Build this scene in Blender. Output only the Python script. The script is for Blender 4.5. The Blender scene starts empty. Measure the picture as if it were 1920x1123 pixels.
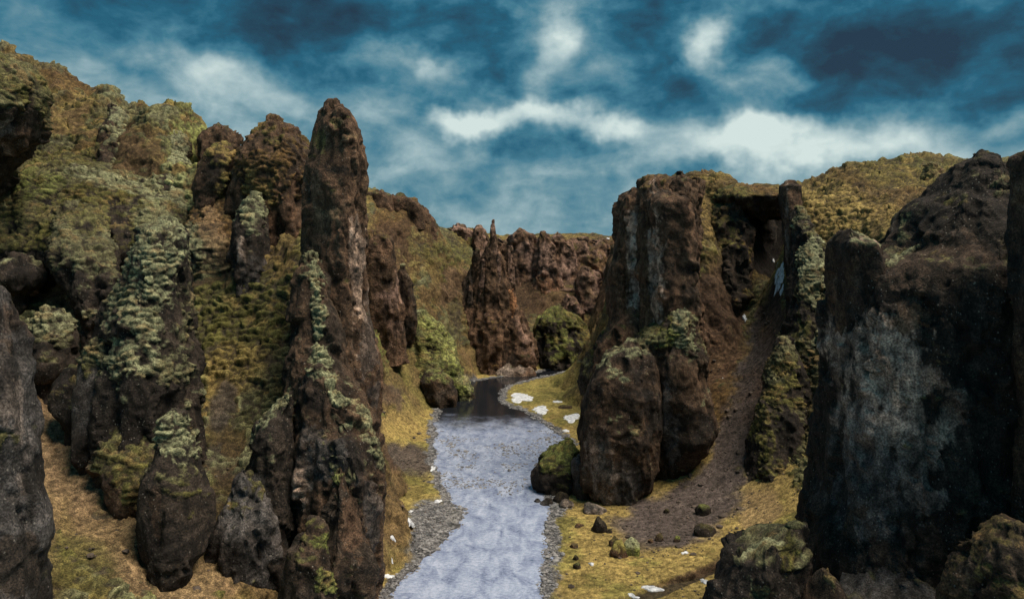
import bpy, math, random
import numpy as np
from mathutils import Vector

# ------------------------------------------------------------------ camera
# scale of the place: camera 60 m above the river, looking along +Y
F, CX, HZ, H = 1280.0, 960.0, 450.0, 60.0
scene = bpy.context.scene
C = scene.collection
cam = bpy.data.cameras.new('camera')
cam.sensor_width = 36; cam.lens = 24
cam.shift_y = -(561.5 - HZ) / 1920.0
cam.clip_start = 0.5; cam.clip_end = 20000
camo = bpy.data.objects.new('camera', cam); C.objects.link(camo)
camo.location = (0, 0, H); camo.rotation_euler = (math.radians(90), 0, 0)
scene.camera = camo
scene.view_settings.view_transform = 'Standard'
scene.view_settings.look = 'None'
scene.view_settings.exposure = 0
scene.view_settings.gamma = 1
scene.view_settings.use_curve_mapping = False

SUN_EL, SUN_AZ = math.radians(67), math.radians(104)     # azimuth from +Y towards +X
# ------------------------------------------------------------------ node helper
class NT:
    def __init__(s, tree): s.t = tree; s.n = tree.nodes; s.l = tree.links
    def add(s, typ, **kw):
        n = s.n.new(typ)
        for k, v in kw.items():
            if k[0] == 'i' and k[1:].isdigit(): s.put(n.inputs[int(k[1:])], v)
            else: setattr(n, k, v)
        return n
    def put(s, sock, v):
        if isinstance(v, bpy.types.NodeSocket): s.l.new(v, sock)
        else: sock.default_value = v
    def math(s, op, a, b=0.0, c=None, clamp=False):
        n = s.n.new('ShaderNodeMath'); n.operation = op; n.use_clamp = clamp
        s.put(n.inputs[0], a); s.put(n.inputs[1], b)
        if c is not None: s.put(n.inputs[2], c)
        return n.outputs[0]
    def vmath(s, op, a, b=None):
        n = s.n.new('ShaderNodeVectorMath'); n.operation = op
        s.put(n.inputs[0], a)
        if b is not None: s.put(n.inputs[1], b)
        return n
    def mix(s, f, a, b, blend='MIX'):
        n = s.n.new('ShaderNodeMix'); n.data_type = 'RGBA'; n.blend_type = blend
        s.put(n.inputs['Factor'], f)
        ia = [i for i in n.inputs if i.name == 'A' and i.type == 'RGBA'][0]
        ib = [i for i in n.inputs if i.name == 'B' and i.type == 'RGBA'][0]
        s.put(ia, a if not isinstance(a, tuple) else (*a[:3], 1)); s.put(ib, b if not isinstance(b, tuple) else (*b[:3], 1))
        return [o for o in n.outputs if o.type == 'RGBA'][0]
    def maprange(s, v, a, b, c=0.0, d=1.0, smooth=True):
        n = s.n.new('ShaderNodeMapRange'); n.interpolation_type = 'SMOOTHSTEP' if smooth else 'LINEAR'
        s.put(n.inputs[0], v)
        for i, q in enumerate((a, b, c, d)): n.inputs[i+1].default_value = q
        return n.outputs[0]
    def noise(s, vec, scale, detail=4, rough=0.5, dist=0.0):
        n = s.n.new('ShaderNodeTexNoise')
        if vec is not None: s.l.new(vec, n.inputs['Vector'])
        n.inputs['Scale'].default_value = scale; n.inputs['Detail'].default_value = detail
        n.inputs['Roughness'].default_value = rough; n.inputs['Distortion'].default_value = dist
        return n
    def ramp(s, fac, stops, interp='LINEAR'):
        n = s.n.new('ShaderNodeValToRGB'); cr = n.color_ramp; cr.interpolation = interp
        while len(cr.elements) > 1: cr.elements.remove(cr.elements[0])
        cr.elements[0].position = stops[0][0]; cr.elements[0].color = (*stops[0][1], 1)
        for p, c in stops[1:]:
            e = cr.elements.new(p); e.color = (*c, 1)
        s.put(n.inputs[0], fac)
        return n.outputs[0]

def srgb(r, g, b):
    f = lambda c: (c/255/12.92 if c/255 <= 0.04045 else ((c/255+0.055)/1.055)**2.4)
    return (f(r), f(g), f(b))

# ------------------------------------------------------------------ sky
world = bpy.data.worlds.new('World'); scene.world = world; world.use_nodes = True
w = NT(world.node_tree); w.n.clear()
out = w.add('ShaderNodeOutputWorld'); bg = w.add('ShaderNodeBackground'); w.l.new(bg.outputs[0], out.inputs[0])
BGS = 0.1
bg.inputs['Strength'].default_value = BGS
tc = w.add('ShaderNodeTexCoord')
gen = tc.outputs['Generated']
nis = w.add('ShaderNodeTexSky', sky_type='NISHITA'); nis.sun_disc = False
nis.sun_elevation = SUN_EL; nis.sun_rotation = SUN_AZ; nis.air_density = 1.2; nis.dust_density = 1.0
# domain warp of the view direction for cloud edges
nw = w.noise(gen, 5.0, 5, 0.62)
wv = w.vmath('SCALE', w.vmath('SUBTRACT', nw.outputs['Color'], (0.5, 0.5, 0.5)).outputs[0]); wv.inputs['Scale'].default_value = 0.15
d = w.vmath('ADD', gen, wv.outputs[0]).outputs[0]
def blob(px, py, rx, ry, amp):
    v = Vector(((px-CX)/F, 1.0, -(py-HZ)/F)); L = v.length; v.normalize()
    s = w.vmath('SUBTRACT', d, tuple(v)).outputs[0]
    m = w.vmath('MULTIPLY', s, (F*L/rx, F*L/rx*0.8, F*L/ry)).outputs[0]
    ln = w.vmath('LENGTH', m).outputs['Value']
    return w.maprange(ln, 1.8, 0.0, 0.0, amp*(0.56 if amp > 0 else 0.5))
BLOBS = [ # bright patches of cloud
 (385,120,70,50,.55),(450,170,90,45,.30),(300,150,120,40,.25),(720,110,60,40,.30),(820,130,50,30,.35),(560,190,120,45,.22),
 (1045,45,34,50,.6),(1060,215,60,20,.45),(980,205,60,14,.3),(890,235,70,22,.5),(840,215,40,14,.35),(980,225,120,25,.35),(1165,240,60,26,.65),(1320,130,40,60,.7),(1300,100,70,40,.3),
 (1450,20,50,30,.3),(1450,145,60,28,.22),(1390,180,50,30,.25),(1340,250,90,26,.6),(1480,262,140,26,.8),(1420,235,70,16,.5),(1690,260,110,34,.5),
 (1880,220,70,28,.45),(1760,285,40,20,.3),(1240,285,90,20,.35),(1560,225,60,20,.3),(740,260,90,40,.2),(60,40,60,50,.18),(950,10,24,24,.35),
 (700,200,60,40,.22),(900,180,40,30,.3),(1020,160,30,50,.3),(620,330,260,60,.12),(360,190,260,60,.22),(900,300,260,50,.16),(150,130,120,50,.16),(1000,280,480,80,.16),(1500,290,380,50,.16),(700,250,200,70,.14),(960,225,150,18,.32),(1165,238,44,16,.35),(860,225,50,22,.3),(915,270,30,30,.25),(1530,215,200,20,.22),(1040,55,26,40,.3),(1325,125,26,36,.35),(820,128,30,14,.2),(1390,110,40,20,.12),(1500,140,60,16,.2),(1130,120,30,20,.15),(850,400,250,40,.22),(1000,425,200,30,.18),(1900,300,80,25,.3),
 # dark masses
 (560,30,170,60,-.42),(820,40,130,50,-.28),(930,100,80,60,-.36),(1220,40,120,50,-.35),(1180,150,90,50,-.22),(1650,60,200,60,-.32),(1850,40,160,80,-.3),
 (1600,120,120,60,-.3),(1750,170,130,40,-.24),(1490,210,70,30,-.2),(1050,285,150,34,-.45),(1220,320,200,24,-.14),(740,340,90,30,-.1),(920,330,90,30,-.15),
 (1400,265,40,22,-.3),(300,40,120,50,-.1),(200,90,80,60,-.05)]
acc = None
for b in BLOBS:
    o = blob(*b); acc = o if acc is None else w.math('ADD', acc, o)
sv = w.vmath('MULTIPLY', gen, (1.0, 1.0, 1.7)).outputs[0]
n1 = w.noise(sv, 3.2, 7, 0.56, 0.3); n2 = w.noise(sv, 9.0, 5, 0.52, 0.4)
dens = w.math('ADD', acc, w.math('MULTIPLY', w.math('SUBTRACT', n1.outputs[0], 0.5), 0.85))
dens = w.math('ADD', dens, w.math('MULTIPLY', w.math('SUBTRACT', n2.outputs[0], 0.5), 0.80))
sepd = w.add('ShaderNodeSeparateXYZ'); w.l.new(gen, sepd.inputs[0])
dens = w.math('ADD', dens, w.maprange(sepd.outputs[2], 0.16, -0.02, 0.0, 0.17))
n3 = w.noise(sv, 26.0, 5, 0.6, 0.3); dens = w.math('ADD', dens, w.math('MULTIPLY', w.math('SUBTRACT', n3.outputs[0], 0.5), 0.34))
dens = w.math('ADD', dens, 0.355)
K = 1.0/BGS
def sc(r, g, b): return tuple(c*K for c in srgb(r, g, b))
cloud = w.ramp(dens, [(0.0, sc(33,56,74)), (0.14, sc(34,73,94)), (0.28, sc(36,96,122)), (0.40, sc(66,122,144)), (0.53, sc(106,146,160)),
                      (0.72, sc(158,184,190)), (1.0, sc(212,228,224))])
sky = w.mix(0.025, cloud, nis.outputs[0])
w.l.new(sky, bg.inputs['Color'])

sun = bpy.data.lights.new('sun', 'SUN'); sun.energy = 4.7; sun.angle = math.radians(32); sun.color = (1.0, 0.88, 0.72)
suno = bpy.data.objects.new('sun', sun); C.objects.link(suno)
sd = Vector((math.sin(SUN_AZ)*math.cos(SUN_EL), math.cos(SUN_AZ)*math.cos(SUN_EL), math.sin(SUN_EL)))
suno.rotation_euler = sd.to_track_quat('Z', 'Y').to_euler(); suno.location = (0, 0, 300)

# ------------------------------------------------------------------ numpy noise
_r = np.random.RandomState(11)
LAT = (_r.rand(64, 64, 64)*2-1).astype(np.float32).ravel()
def vnoise(p):
    i = np.floor(p).astype(np.int32); f = (p-i).astype(np.float32); f = f*f*f*(f*(f*6-15)+10)
    x0 = (i[:,0] & 63) << 12; y0 = (i[:,1] & 63) << 6; z0 = i[:,2] & 63
    x1 = ((i[:,0]+1) & 63) << 12; y1 = ((i[:,1]+1) & 63) << 6; z1 = (i[:,2]+1) & 63
    fx, fy, fz = f[:,0], f[:,1], f[:,2]
    def lz(a): 
        u = LAT[a+z0]; return u+(LAT[a+z1]-u)*fz
    a = lz(x0+y0); b = lz(x0+y1); c = lz(x1+y0); e = lz(x1+y1)
    a = a+(b-a)*fy; c = c+(e-c)*fy
    return a+(c-a)*fx
ROT = np.array([[0.36,0.48,-0.8],[-0.8,0.6,0.0],[0.48,0.64,0.6]])
def fbm(p, octs=4, gain=0.5):
    s = 0; a = 1.0; q = p
    for o in range(octs):
        s = s + a*vnoise(q); q = q@ROT*2.03+17.3; a *= gain
    return s
def ridged(p, octs=3, gain=0.5):
    s = 0; a = 1.0; q = p
    for o in range(octs):
        s = s + a*(1-2*np.abs(vnoise(q))); q = q@ROT*2.07+9.1; a *= gain
    return s
_h = _r.rand(4096, 3).astype(np.float32)
def worley(p, up=False):
    """F1, F2, random of nearest cell"""
    p = p.astype(np.float32); i = np.floor(p).astype(np.int32)
    n = len(p); f1 = np.full(n, 9, np.float32); f2 = f1.copy(); rid = np.zeros(n, np.float32); oz = rid.copy()
    for dx in (-1,0,1):
        for dy in (-1,0,1):
            for dz in (-1,0,1):
                c = i+np.array([dx,dy,dz], np.int32)
                h = (c[:,0]*73856093 ^ c[:,1]*19349663 ^ c[:,2]*83492791)
                h = (h ^ (h >> 13)) & 4095
                j = _h[h]
                q = c+0.15+0.7*j-p
                dd = q[:,0]**2+q[:,1]**2+q[:,2]**2
                cl = dd < f1
                f2 = np.where(cl, f1, np.minimum(f2, dd)); f1 = np.where(cl, dd, f1); rid = np.where(cl, j[:,0], rid)
                if up: oz = np.where(cl, q[:,2], oz)
    if up: return np.sqrt(f1), np.sqrt(f2), rid, oz
    return np.sqrt(f1), np.sqrt(f2), rid
def facets(p, k=9.0):
    """angular planes blended with narrow seams, about -1..1"""
    p = p.astype(np.float32); i = np.floor(p).astype(np.int32); n = len(p)
    ws = np.full(n, 1e-9, np.float32); hs = np.zeros(n, np.float32)
    for dx in (-1,0,1):
        for dy in (-1,0,1):
            for dz in (-1,0,1):
                c = i+np.array([dx,dy,dz], np.int32)
                h = (c[:,0]*73856093 ^ c[:,1]*19349663 ^ c[:,2]*83492791)
                h = (h ^ (h >> 13)) & 4095
                j = _h[h]; j2 = _h[(h*7+13) & 4095]
                q = p-(c+0.1+0.8*j); dd = (q*q).sum(1)
                wgt = np.exp(-k*dd)
                hs += wgt*((j2[:,0]-0.5)*1.2+(q*(j2-0.5)).sum(1)*3.0); ws += wgt
    return hs/ws
def sstep(x, a, b):
    t = np.clip((x-a)/(b-a), 0, 1); return t*t*(3-2*t)
def W(px, py, Y): return ((px-CX)/F*Y, Y, H-(py-HZ)/F*Y)
def proj(P):
    y = np.maximum(P[...,1], 1.0); return CX+P[...,0]/y*F, HZ-(P[...,2]-H)/y*F
def G(px, py, z=0.0):
    Y = (H-z)*F/(py-HZ); return ((px-CX)/F*Y, Y)

def grid_normals(P):
    du = np.gradient(P, axis=1); dv = np.gradient(P, axis=0)
    N = np.cross(du, dv); N /= (np.linalg.norm(N, axis=-1, keepdims=True)+1e-9); return N

# ------------------------------------------------------------------ materials
def rock_material(name, rough=0.92, bump=0.35, speck=0.5, fine=1.0):
    m = bpy.data.materials.new(name); m.use_nodes = True; t = NT(m.node_tree); t.n.clear()
    o = t.add('ShaderNodeOutputMaterial'); b = t.add('ShaderNodeBsdfPrincipled'); t.l.new(b.outputs[0], o.inputs[0])
    geo = t.add('ShaderNodeNewGeometry'); pos = geo.outputs['Position']
    col = t.add('ShaderNodeAttribute', attribute_name='Col').outputs['Color']
    msk = t.add('ShaderNodeAttribute', attribute_name='moss').outputs['Fac']
    nA = t.noise(pos, 0.9*fine, 8, 0.62); nB = t.noise(pos, 4.5*fine, 6, 0.6)
    f = t.math('MULTIPLY', t.maprange(nA.outputs[0], 0.32, 0.68, 0.5, 1.5), t.maprange(nB.outputs[0], 0.34, 0.68, 0.45, 1.65))
    c2 = t.mix(1.0, col, t.ramp(f, [(0, (0,0,0)), (1, (1,1,1))]), 'MULTIPLY')
    gr = t.n.new('ShaderNodeVectorMath'); gr.operation = 'SCALE'; t.l.new(col, gr.inputs[0]); t.l.new(f, gr.inputs['Scale'])
    # pale lichen flecks on bare rock
    vo = t.add('ShaderNodeTexVoronoi'); t.l.new(t.vmath('MULTIPLY', pos, (1.0, 1.0, 0.7)).outputs[0], vo.inputs['Vector']); vo.inputs['Scale'].default_value = 1.9*fine
    nC = t.noise(pos, 0.22, 4, 0.6)
    fl = t.math('MULTIPLY', t.maprange(vo.outputs['Distance'], 0.20, 0.10), t.maprange(nC.outputs[0], 0.40, 0.62))
    fl = t.math('MULTIPLY', fl, t.math('SUBTRACT', 1.0, msk, clamp=True))
    fl = t.math('MULTIPLY', fl, speck)
    cc = t.mix(fl, gr.outputs[0], (0.36, 0.33, 0.28))
    t.l.new(cc, b.inputs['Base Color'])
    b.inputs['Roughness'].default_value = rough
    b.inputs['Specular IOR Level'].default_value = 0.25
    # joints: long, mostly upright cracks
    jw = t.vmath('SCALE', t.noise(pos, 0.35*fine, 4, 0.6).outputs['Color']); jw.inputs['Scale'].default_value = 3.0/fine
    jv = t.vmath('MULTIPLY', t.vmath('ADD', pos, jw.outputs[0]).outputs[0], (1.0, 1.0, 0.38)).outputs[0]
    v3 = t.add('ShaderNodeTexVoronoi'); v3.feature = 'DISTANCE_TO_EDGE'; t.l.new(jv, v3.inputs['Vector']); v3.inputs['Scale'].default_value = 0.42*fine
    joint = t.math('MULTIPLY', t.maprange(v3.outputs['Distance'], 0.055, 0.0), t.math('MULTIPLY', t.maprange(nA.outputs[0], 0.42, 0.56), t.math('SUBTRACT', 1.0, msk, clamp=True)))
    v2 = t.add('ShaderNodeTexVoronoi'); t.l.new(t.vmath('ADD', pos, t.vmath('SCALE', nB.outputs['Color']).outputs[0]).outputs[0], v2.inputs['Vector']); v2.inputs['Scale'].default_value = 3.1*fine
    v2.feature = 'F1'; clast = t.maprange(v2.outputs['Distance'], 0.5, 0.1, 0.0, 0.16)
    hN = t.math('ADD', t.math('MULTIPLY', nA.outputs[0], 0.7), t.math('MULTIPLY', nB.outputs[0], 0.30))
    nD = t.noise(pos, 14*fine, 3, 0.6); hN = t.math('ADD', hN, clast); hN = t.math('SUBTRACT', hN, t.math('MULTIPLY', joint, 0.5*speck+0.15)); hN = t.math('ADD', hN, t.math('MULTIPLY', nD.outputs[0], 0.06))
    bp = t.add('ShaderNodeBump'); bp.inputs['Strength'].default_value = bump; bp.inputs['Distance'].default_value = 1.6/fine
    t.l.new(hN, bp.inputs['Height']); t.l.new(bp.outputs[0], b.inputs['Normal'])
    return m
M_ROCK = rock_material('weathered_tuff', bump=0.45)
M_FAR = rock_material('distant_tuff', bump=0.5, speck=0.12, fine=0.45)
M_GROUND = rock_material('moss_and_turf', bump=0.45, speck=0.0, fine=1.3)

def simple_material(name, c0, c1, scale=3.0, rough=0.9, bump=0.3, dist=0.1, detail=6):
    m = bpy.data.materials.new(name); m.use_nodes = True; t = NT(m.node_tree); b = t.n['Principled BSDF']
    geo = t.add('ShaderNodeNewGeometry'); n = t.noise(geo.outputs['Position'], scale, detail, 0.6)
    t.l.new(t.mix(t.maprange(n.outputs[0], 0.3, 0.7), c0, c1), b.inputs['Base Color'])
    b.inputs['Roughness'].default_value = rough
    bp = t.add('ShaderNodeBump'); bp.inputs['Strength'].default_value = bump; bp.inputs['Distance'].default_value = dist
    t.l.new(n.outputs[0], bp.inputs['Height']); t.l.new(bp.outputs[0], b.inputs['Normal'])
    return m
M_SNOW = simple_material('old_snow', (0.36,0.38,0.42), (0.84,0.86,0.90), 1.1, 0.7, 0.4, 0.3)
M_STONE = simple_material('river_cobble', (0.05,0.05,0.055), (0.30,0.29,0.29), 0.9, 0.8, 0.3, 0.05, 2)

# ------------------------------------------------------------------ mesh building
def set_tags(o, label=None, cat=None, group=None, kind=None):
    if label: o['label'] = label
    if cat: o['category'] = cat
    if group: o['group'] = group
    if kind: o['kind'] = kind
    return o
def mesh_obj(name, verts, faces, mat, parent=None, cols=None, moss=None, smooth=True):
    me = bpy.data.meshes.new(name)
    verts = np.ascontiguousarray(verts, np.float32).reshape(-1, 3); faces = np.ascontiguousarray(faces, np.int32)
    nf, k = faces.shape
    me.vertices.add(len(verts)); me.vertices.foreach_set('co', verts.ravel())
    me.loops.add(nf*k); me.loops.foreach_set('vertex_index', faces.ravel())
    me.polygons.add(nf); me.polygons.foreach_set('loop_start', np.arange(0, nf*k, k, dtype=np.int32))
    me.polygons.foreach_set('use_smooth', np.full(nf, smooth, bool))
    me.update(calc_edges=True)
    if cols is not None:
        a = me.attributes.new('Col', 'FLOAT_COLOR', 'POINT')
        a.data.foreach_set('color', np.concatenate([np.clip(cols, 0, 1), np.ones((len(verts), 1))], 1).astype(np.float32).ravel())
    if moss is not None:
        a = me.attributes.new('moss', 'FLOAT', 'POINT'); a.data.foreach_set('value', moss.astype(np.float32).ravel())
    me.materials.append(mat)
    o = bpy.data.objects.new(name, me); C.objects.link(o)
    if parent: o.parent = parent
    return o
def grid_faces(nr, nc, wrap=False):
    r = np.arange(nr-1)[:,None]; c = np.arange(nc if wrap else nc-1)[None,:]
    c1 = (c+1) % nc
    a = r*nc+c; b = r*nc+c1; d_ = (r+1)*nc+c1; e = (r+1)*nc+c
    return np.stack([a, b, d_, e], -1).reshape(-1, 4)

# ------------------------------------------------------------------ palettes (surface colours; black also paints the recess shade)
COL = dict(
 dark=(0.031,0.023,0.017), brown=(0.066,0.040,0.024), umber=(0.105,0.060,0.036), grey=(0.21,0.165,0.135), pale=(0.38,0.27,0.205),
 pink=(0.20,0.125,0.095), orange=(0.26,0.125,0.060), olive=(0.105,0.095,0.027), green=(0.15,0.165,0.045), palemoss=(0.235,0.24,0.135),
 mossgrey=(0.12,0.115,0.058), rust=(0.135,0.078,0.030), ochre=(0.31,0.225,0.075), tan=(0.25,0.165,0.09), lime=(0.25,0.26,0.08),
 scree=(0.085,0.066,0.058), gravel=(0.16,0.155,0.155), black=(0.021,0.016,0.013), turf=(0.235,0.20,0.058), slate=(0.072,0.064,0.060))
COL = {k: np.array(v) for k, v in COL.items()}

def shade(P, N, sp, aboveY=None):
    """displace + colour a grid P (nr,nc,3). sp: style"""
    shp = P.shape[:2]
    Pf = P.reshape(-1, 3).copy(); Nf = N.reshape(-1, 3)
    seed = sp.get('seed', 0)*7.31
    px, py = proj(Pf)
    wn = fbm(Pf/7.0+seed, 3); wn2 = fbm(Pf/2.4+seed+5, 3)
    # moss cover: on up-facing rock + where it is listed
    mo = sstep(Nf[:,2]+0.25*wn+0.12*wn2, sp.get('m0', 0.35), sp.get('m1', 0.75))*sp.get('moss', 0.8)
    base = np.empty_like(Pf)
    tone = sstep(wn+0.5*wn2, -0.9, 0.9)[:,None]
    base[:] = COL[sp.get('c0', 'dark')]*(1-tone)+COL[sp.get('c1', 'brown')]*tone
    mc = sstep(fbm(Pf/11.0+seed+31, 3)+0.35*wn2, -0.7, 0.7)[:,None]
    mcol = COL[sp.get('k0', 'olive')]*(1-mc)+COL[sp.get('k1', 'mossgrey')]*mc
    wx = 26*wn2+30*wn; wn3_ = fbm(Pf/0.7+seed+12, 3, 0.6); strk_ = fbm(Pf/np.array([0.9, 0.9, 9.0])+seed+8, 3, 0.6)
    for p in sp.get('paint', ()):
        x, y, rx, ry, cn, st = p[:6]
        ang = math.radians(p[6]) if len(p) > 6 else 0
        dx = px-x+wx*min(1, rx/60); dy = py-y+wx*min(1, ry/60)
        ca, sa = math.cos(ang), math.sin(ang)
        u = (dx*ca+dy*sa)/rx; v = (-dx*sa+dy*ca)/ry
        g = sstep(np.sqrt(u*u+v*v)+0.30*wn2+0.22*wn3_+(0 if cn[0] == '+' else 0.30*strk_), 1.1, 0.85)*st
        if cn[0] == '+':      # moss cushions of this colour grow here
            mo = np.maximum(mo, g); mcol = mcol*(1-g[:,None])+COL[cn[1:]]*g[:,None]
        elif cn[0] == '-': mo = mo*(1-g); base = base*(1-g[:,None])+COL[cn[1:]]*g[:,None]
        else: base = base*(1-g[:,None])+COL[cn]*g[:,None]
    mo = np.clip(mo, 0, 1)
    # cushions
    cs = sp.get('cs', 1.9); ca_ = sp.get('ca', 0.8)
    disp = np.zeros(len(Pf)); crease = np.zeros(len(Pf)); tint = np.zeros(len(Pf))
    if ca_ > 0 and mo.max() > 0.05:
        q = Pf+0.62*cs*np.stack([wn2, wn, 0.75*fbm(Pf/2.6+seed+3, 2)], 1)
        s3 = np.array([cs*2.0, cs*1.3, cs*sp.get('cz', 0.72)])
        f1, f2, rid, oz = worley(q/s3+seed, True)
        g1, g2, rid2, oz2 = worley(q/(s3*0.45)+seed+4, True)
        edge = np.clip((f2-f1)*2.0, 0, 1); e2 = np.clip((g2-g1)*2.0, 0, 1)
        mo = sstep(mo*1.28-rid*0.80+0.34*wn2-0.12+0.2*fbm(Pf/0.6+seed+14, 2), 0.06, 0.34)           # cushions come and go whole
        dome = np.sqrt(edge)*(0.6+0.8*rid)*np.clip(1.0+0.9*oz, 0.3, 1.5); dome2 = np.sqrt(e2)*(0.4+rid2)*np.clip(1.0+0.9*oz2, 0.3, 1.5)
        disp += mo*ca_*0.8*(dome*1.15+dome2*0.36-0.5)
        crease = 1-sstep(edge*(0.6+rid)+0.15*e2+0.25*oz, 0.04, 0.42)
        tint = (rid-0.5)*0.55+(rid2-0.5)*0.5
    # rock relief: vertical flutes, knobs, pits
    rk = 1-mo*0.75
    ra = sp.get('ra', 1.0); rs = sp.get('rs', 1.0)
    fl = ridged(Pf/np.array([4.2, 4.2, 24.0])/rs+seed+0.12*wn2[:,None], 3, 0.42)
    strk = fbm(Pf/np.array([1.1, 1.1, 11.0])/rs+seed+8, 3, 0.6)
    kn = fbm(Pf/np.array([2.0, 2.0, 2.6])/rs+seed+2, 4, 0.55)
    f1, f2, rid3 = worley(Pf/np.array([1.6, 1.6, 2.4])/rs+seed)
    crack = np.clip((f2-f1)*2.2, 0, 1)
    fa = facets(Pf/np.array([4.5, 4.5, 11.0])/rs+seed+1+0.15*kn[:,None], 30); fb = facets(Pf/np.array([1.5, 1.5, 3.2])/rs+seed+6, 20)
    disp += (0.4+0.6*rk)*ra*0.90*fa+rk*ra*(0.55*fl+0.15*kn+0.20*fb+0.12*np.sqrt(crack)*(0.5+rid3)-0.55)
    base = base*(0.55+0.45*sstep(kn+0.5*fb, -0.9, 0.9)+0.2*(rid3-0.5)+0.62*sstep(strk+0.4*kn, -0.7, 0.8))[:,None]
    # soil shows in the gaps between cushions
    soil = COL[sp.get('soil', 'dark')]*1.15
    mcol = mcol*(1+tint)[:,None]
    dm = (sstep(tint+0.35*wn2, 0.05, 0.5)*0.6)[:,None]; mcol = mcol*(1-dm)+COL['rust']*1.2*dm
    mcol = mcol*(1-0.82*crease[:,None])+soil*0.82*crease[:,None]
    mo2 = mo[:,None]*sp.get('mcover', 1.0)
    col = base*(1-mo2)+mcol*mo2
    dirv = Nf+np.array([0, 0, -0.12])*mo[:,None]
    Pf = Pf+dirv*disp[:,None]
    return Pf.reshape(*shp, 3), col.reshape(*shp, 3), mo.reshape(shp)

def pchip(x, xs, ys):
    xs = np.asarray(xs, float); ys = np.asarray(ys, float)
    h = np.diff(xs); dl = np.diff(ys)/h; m = np.zeros(len(xs))
    for i in range(1, len(xs)-1):
        if dl[i-1]*dl[i] > 0:
            w1 = 2*h[i]+h[i-1]; w2 = h[i]+2*h[i-1]; m[i] = (w1+w2)/(w1/dl[i-1]+w2/dl[i])
    m[0] = dl[0]; m[-1] = dl[-1]
    k = np.clip(np.searchsorted(xs, x)-1, 0, len(xs)-2); t = (x-xs[k])/h[k]
    return ((1+2*t)*(1-t)**2*ys[k]+t*(1-t)**2*h[k]*m[k]+t*t*(3-2*t)*ys[k+1]+t*t*(t-1)*h[k]*m[k+1])

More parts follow.
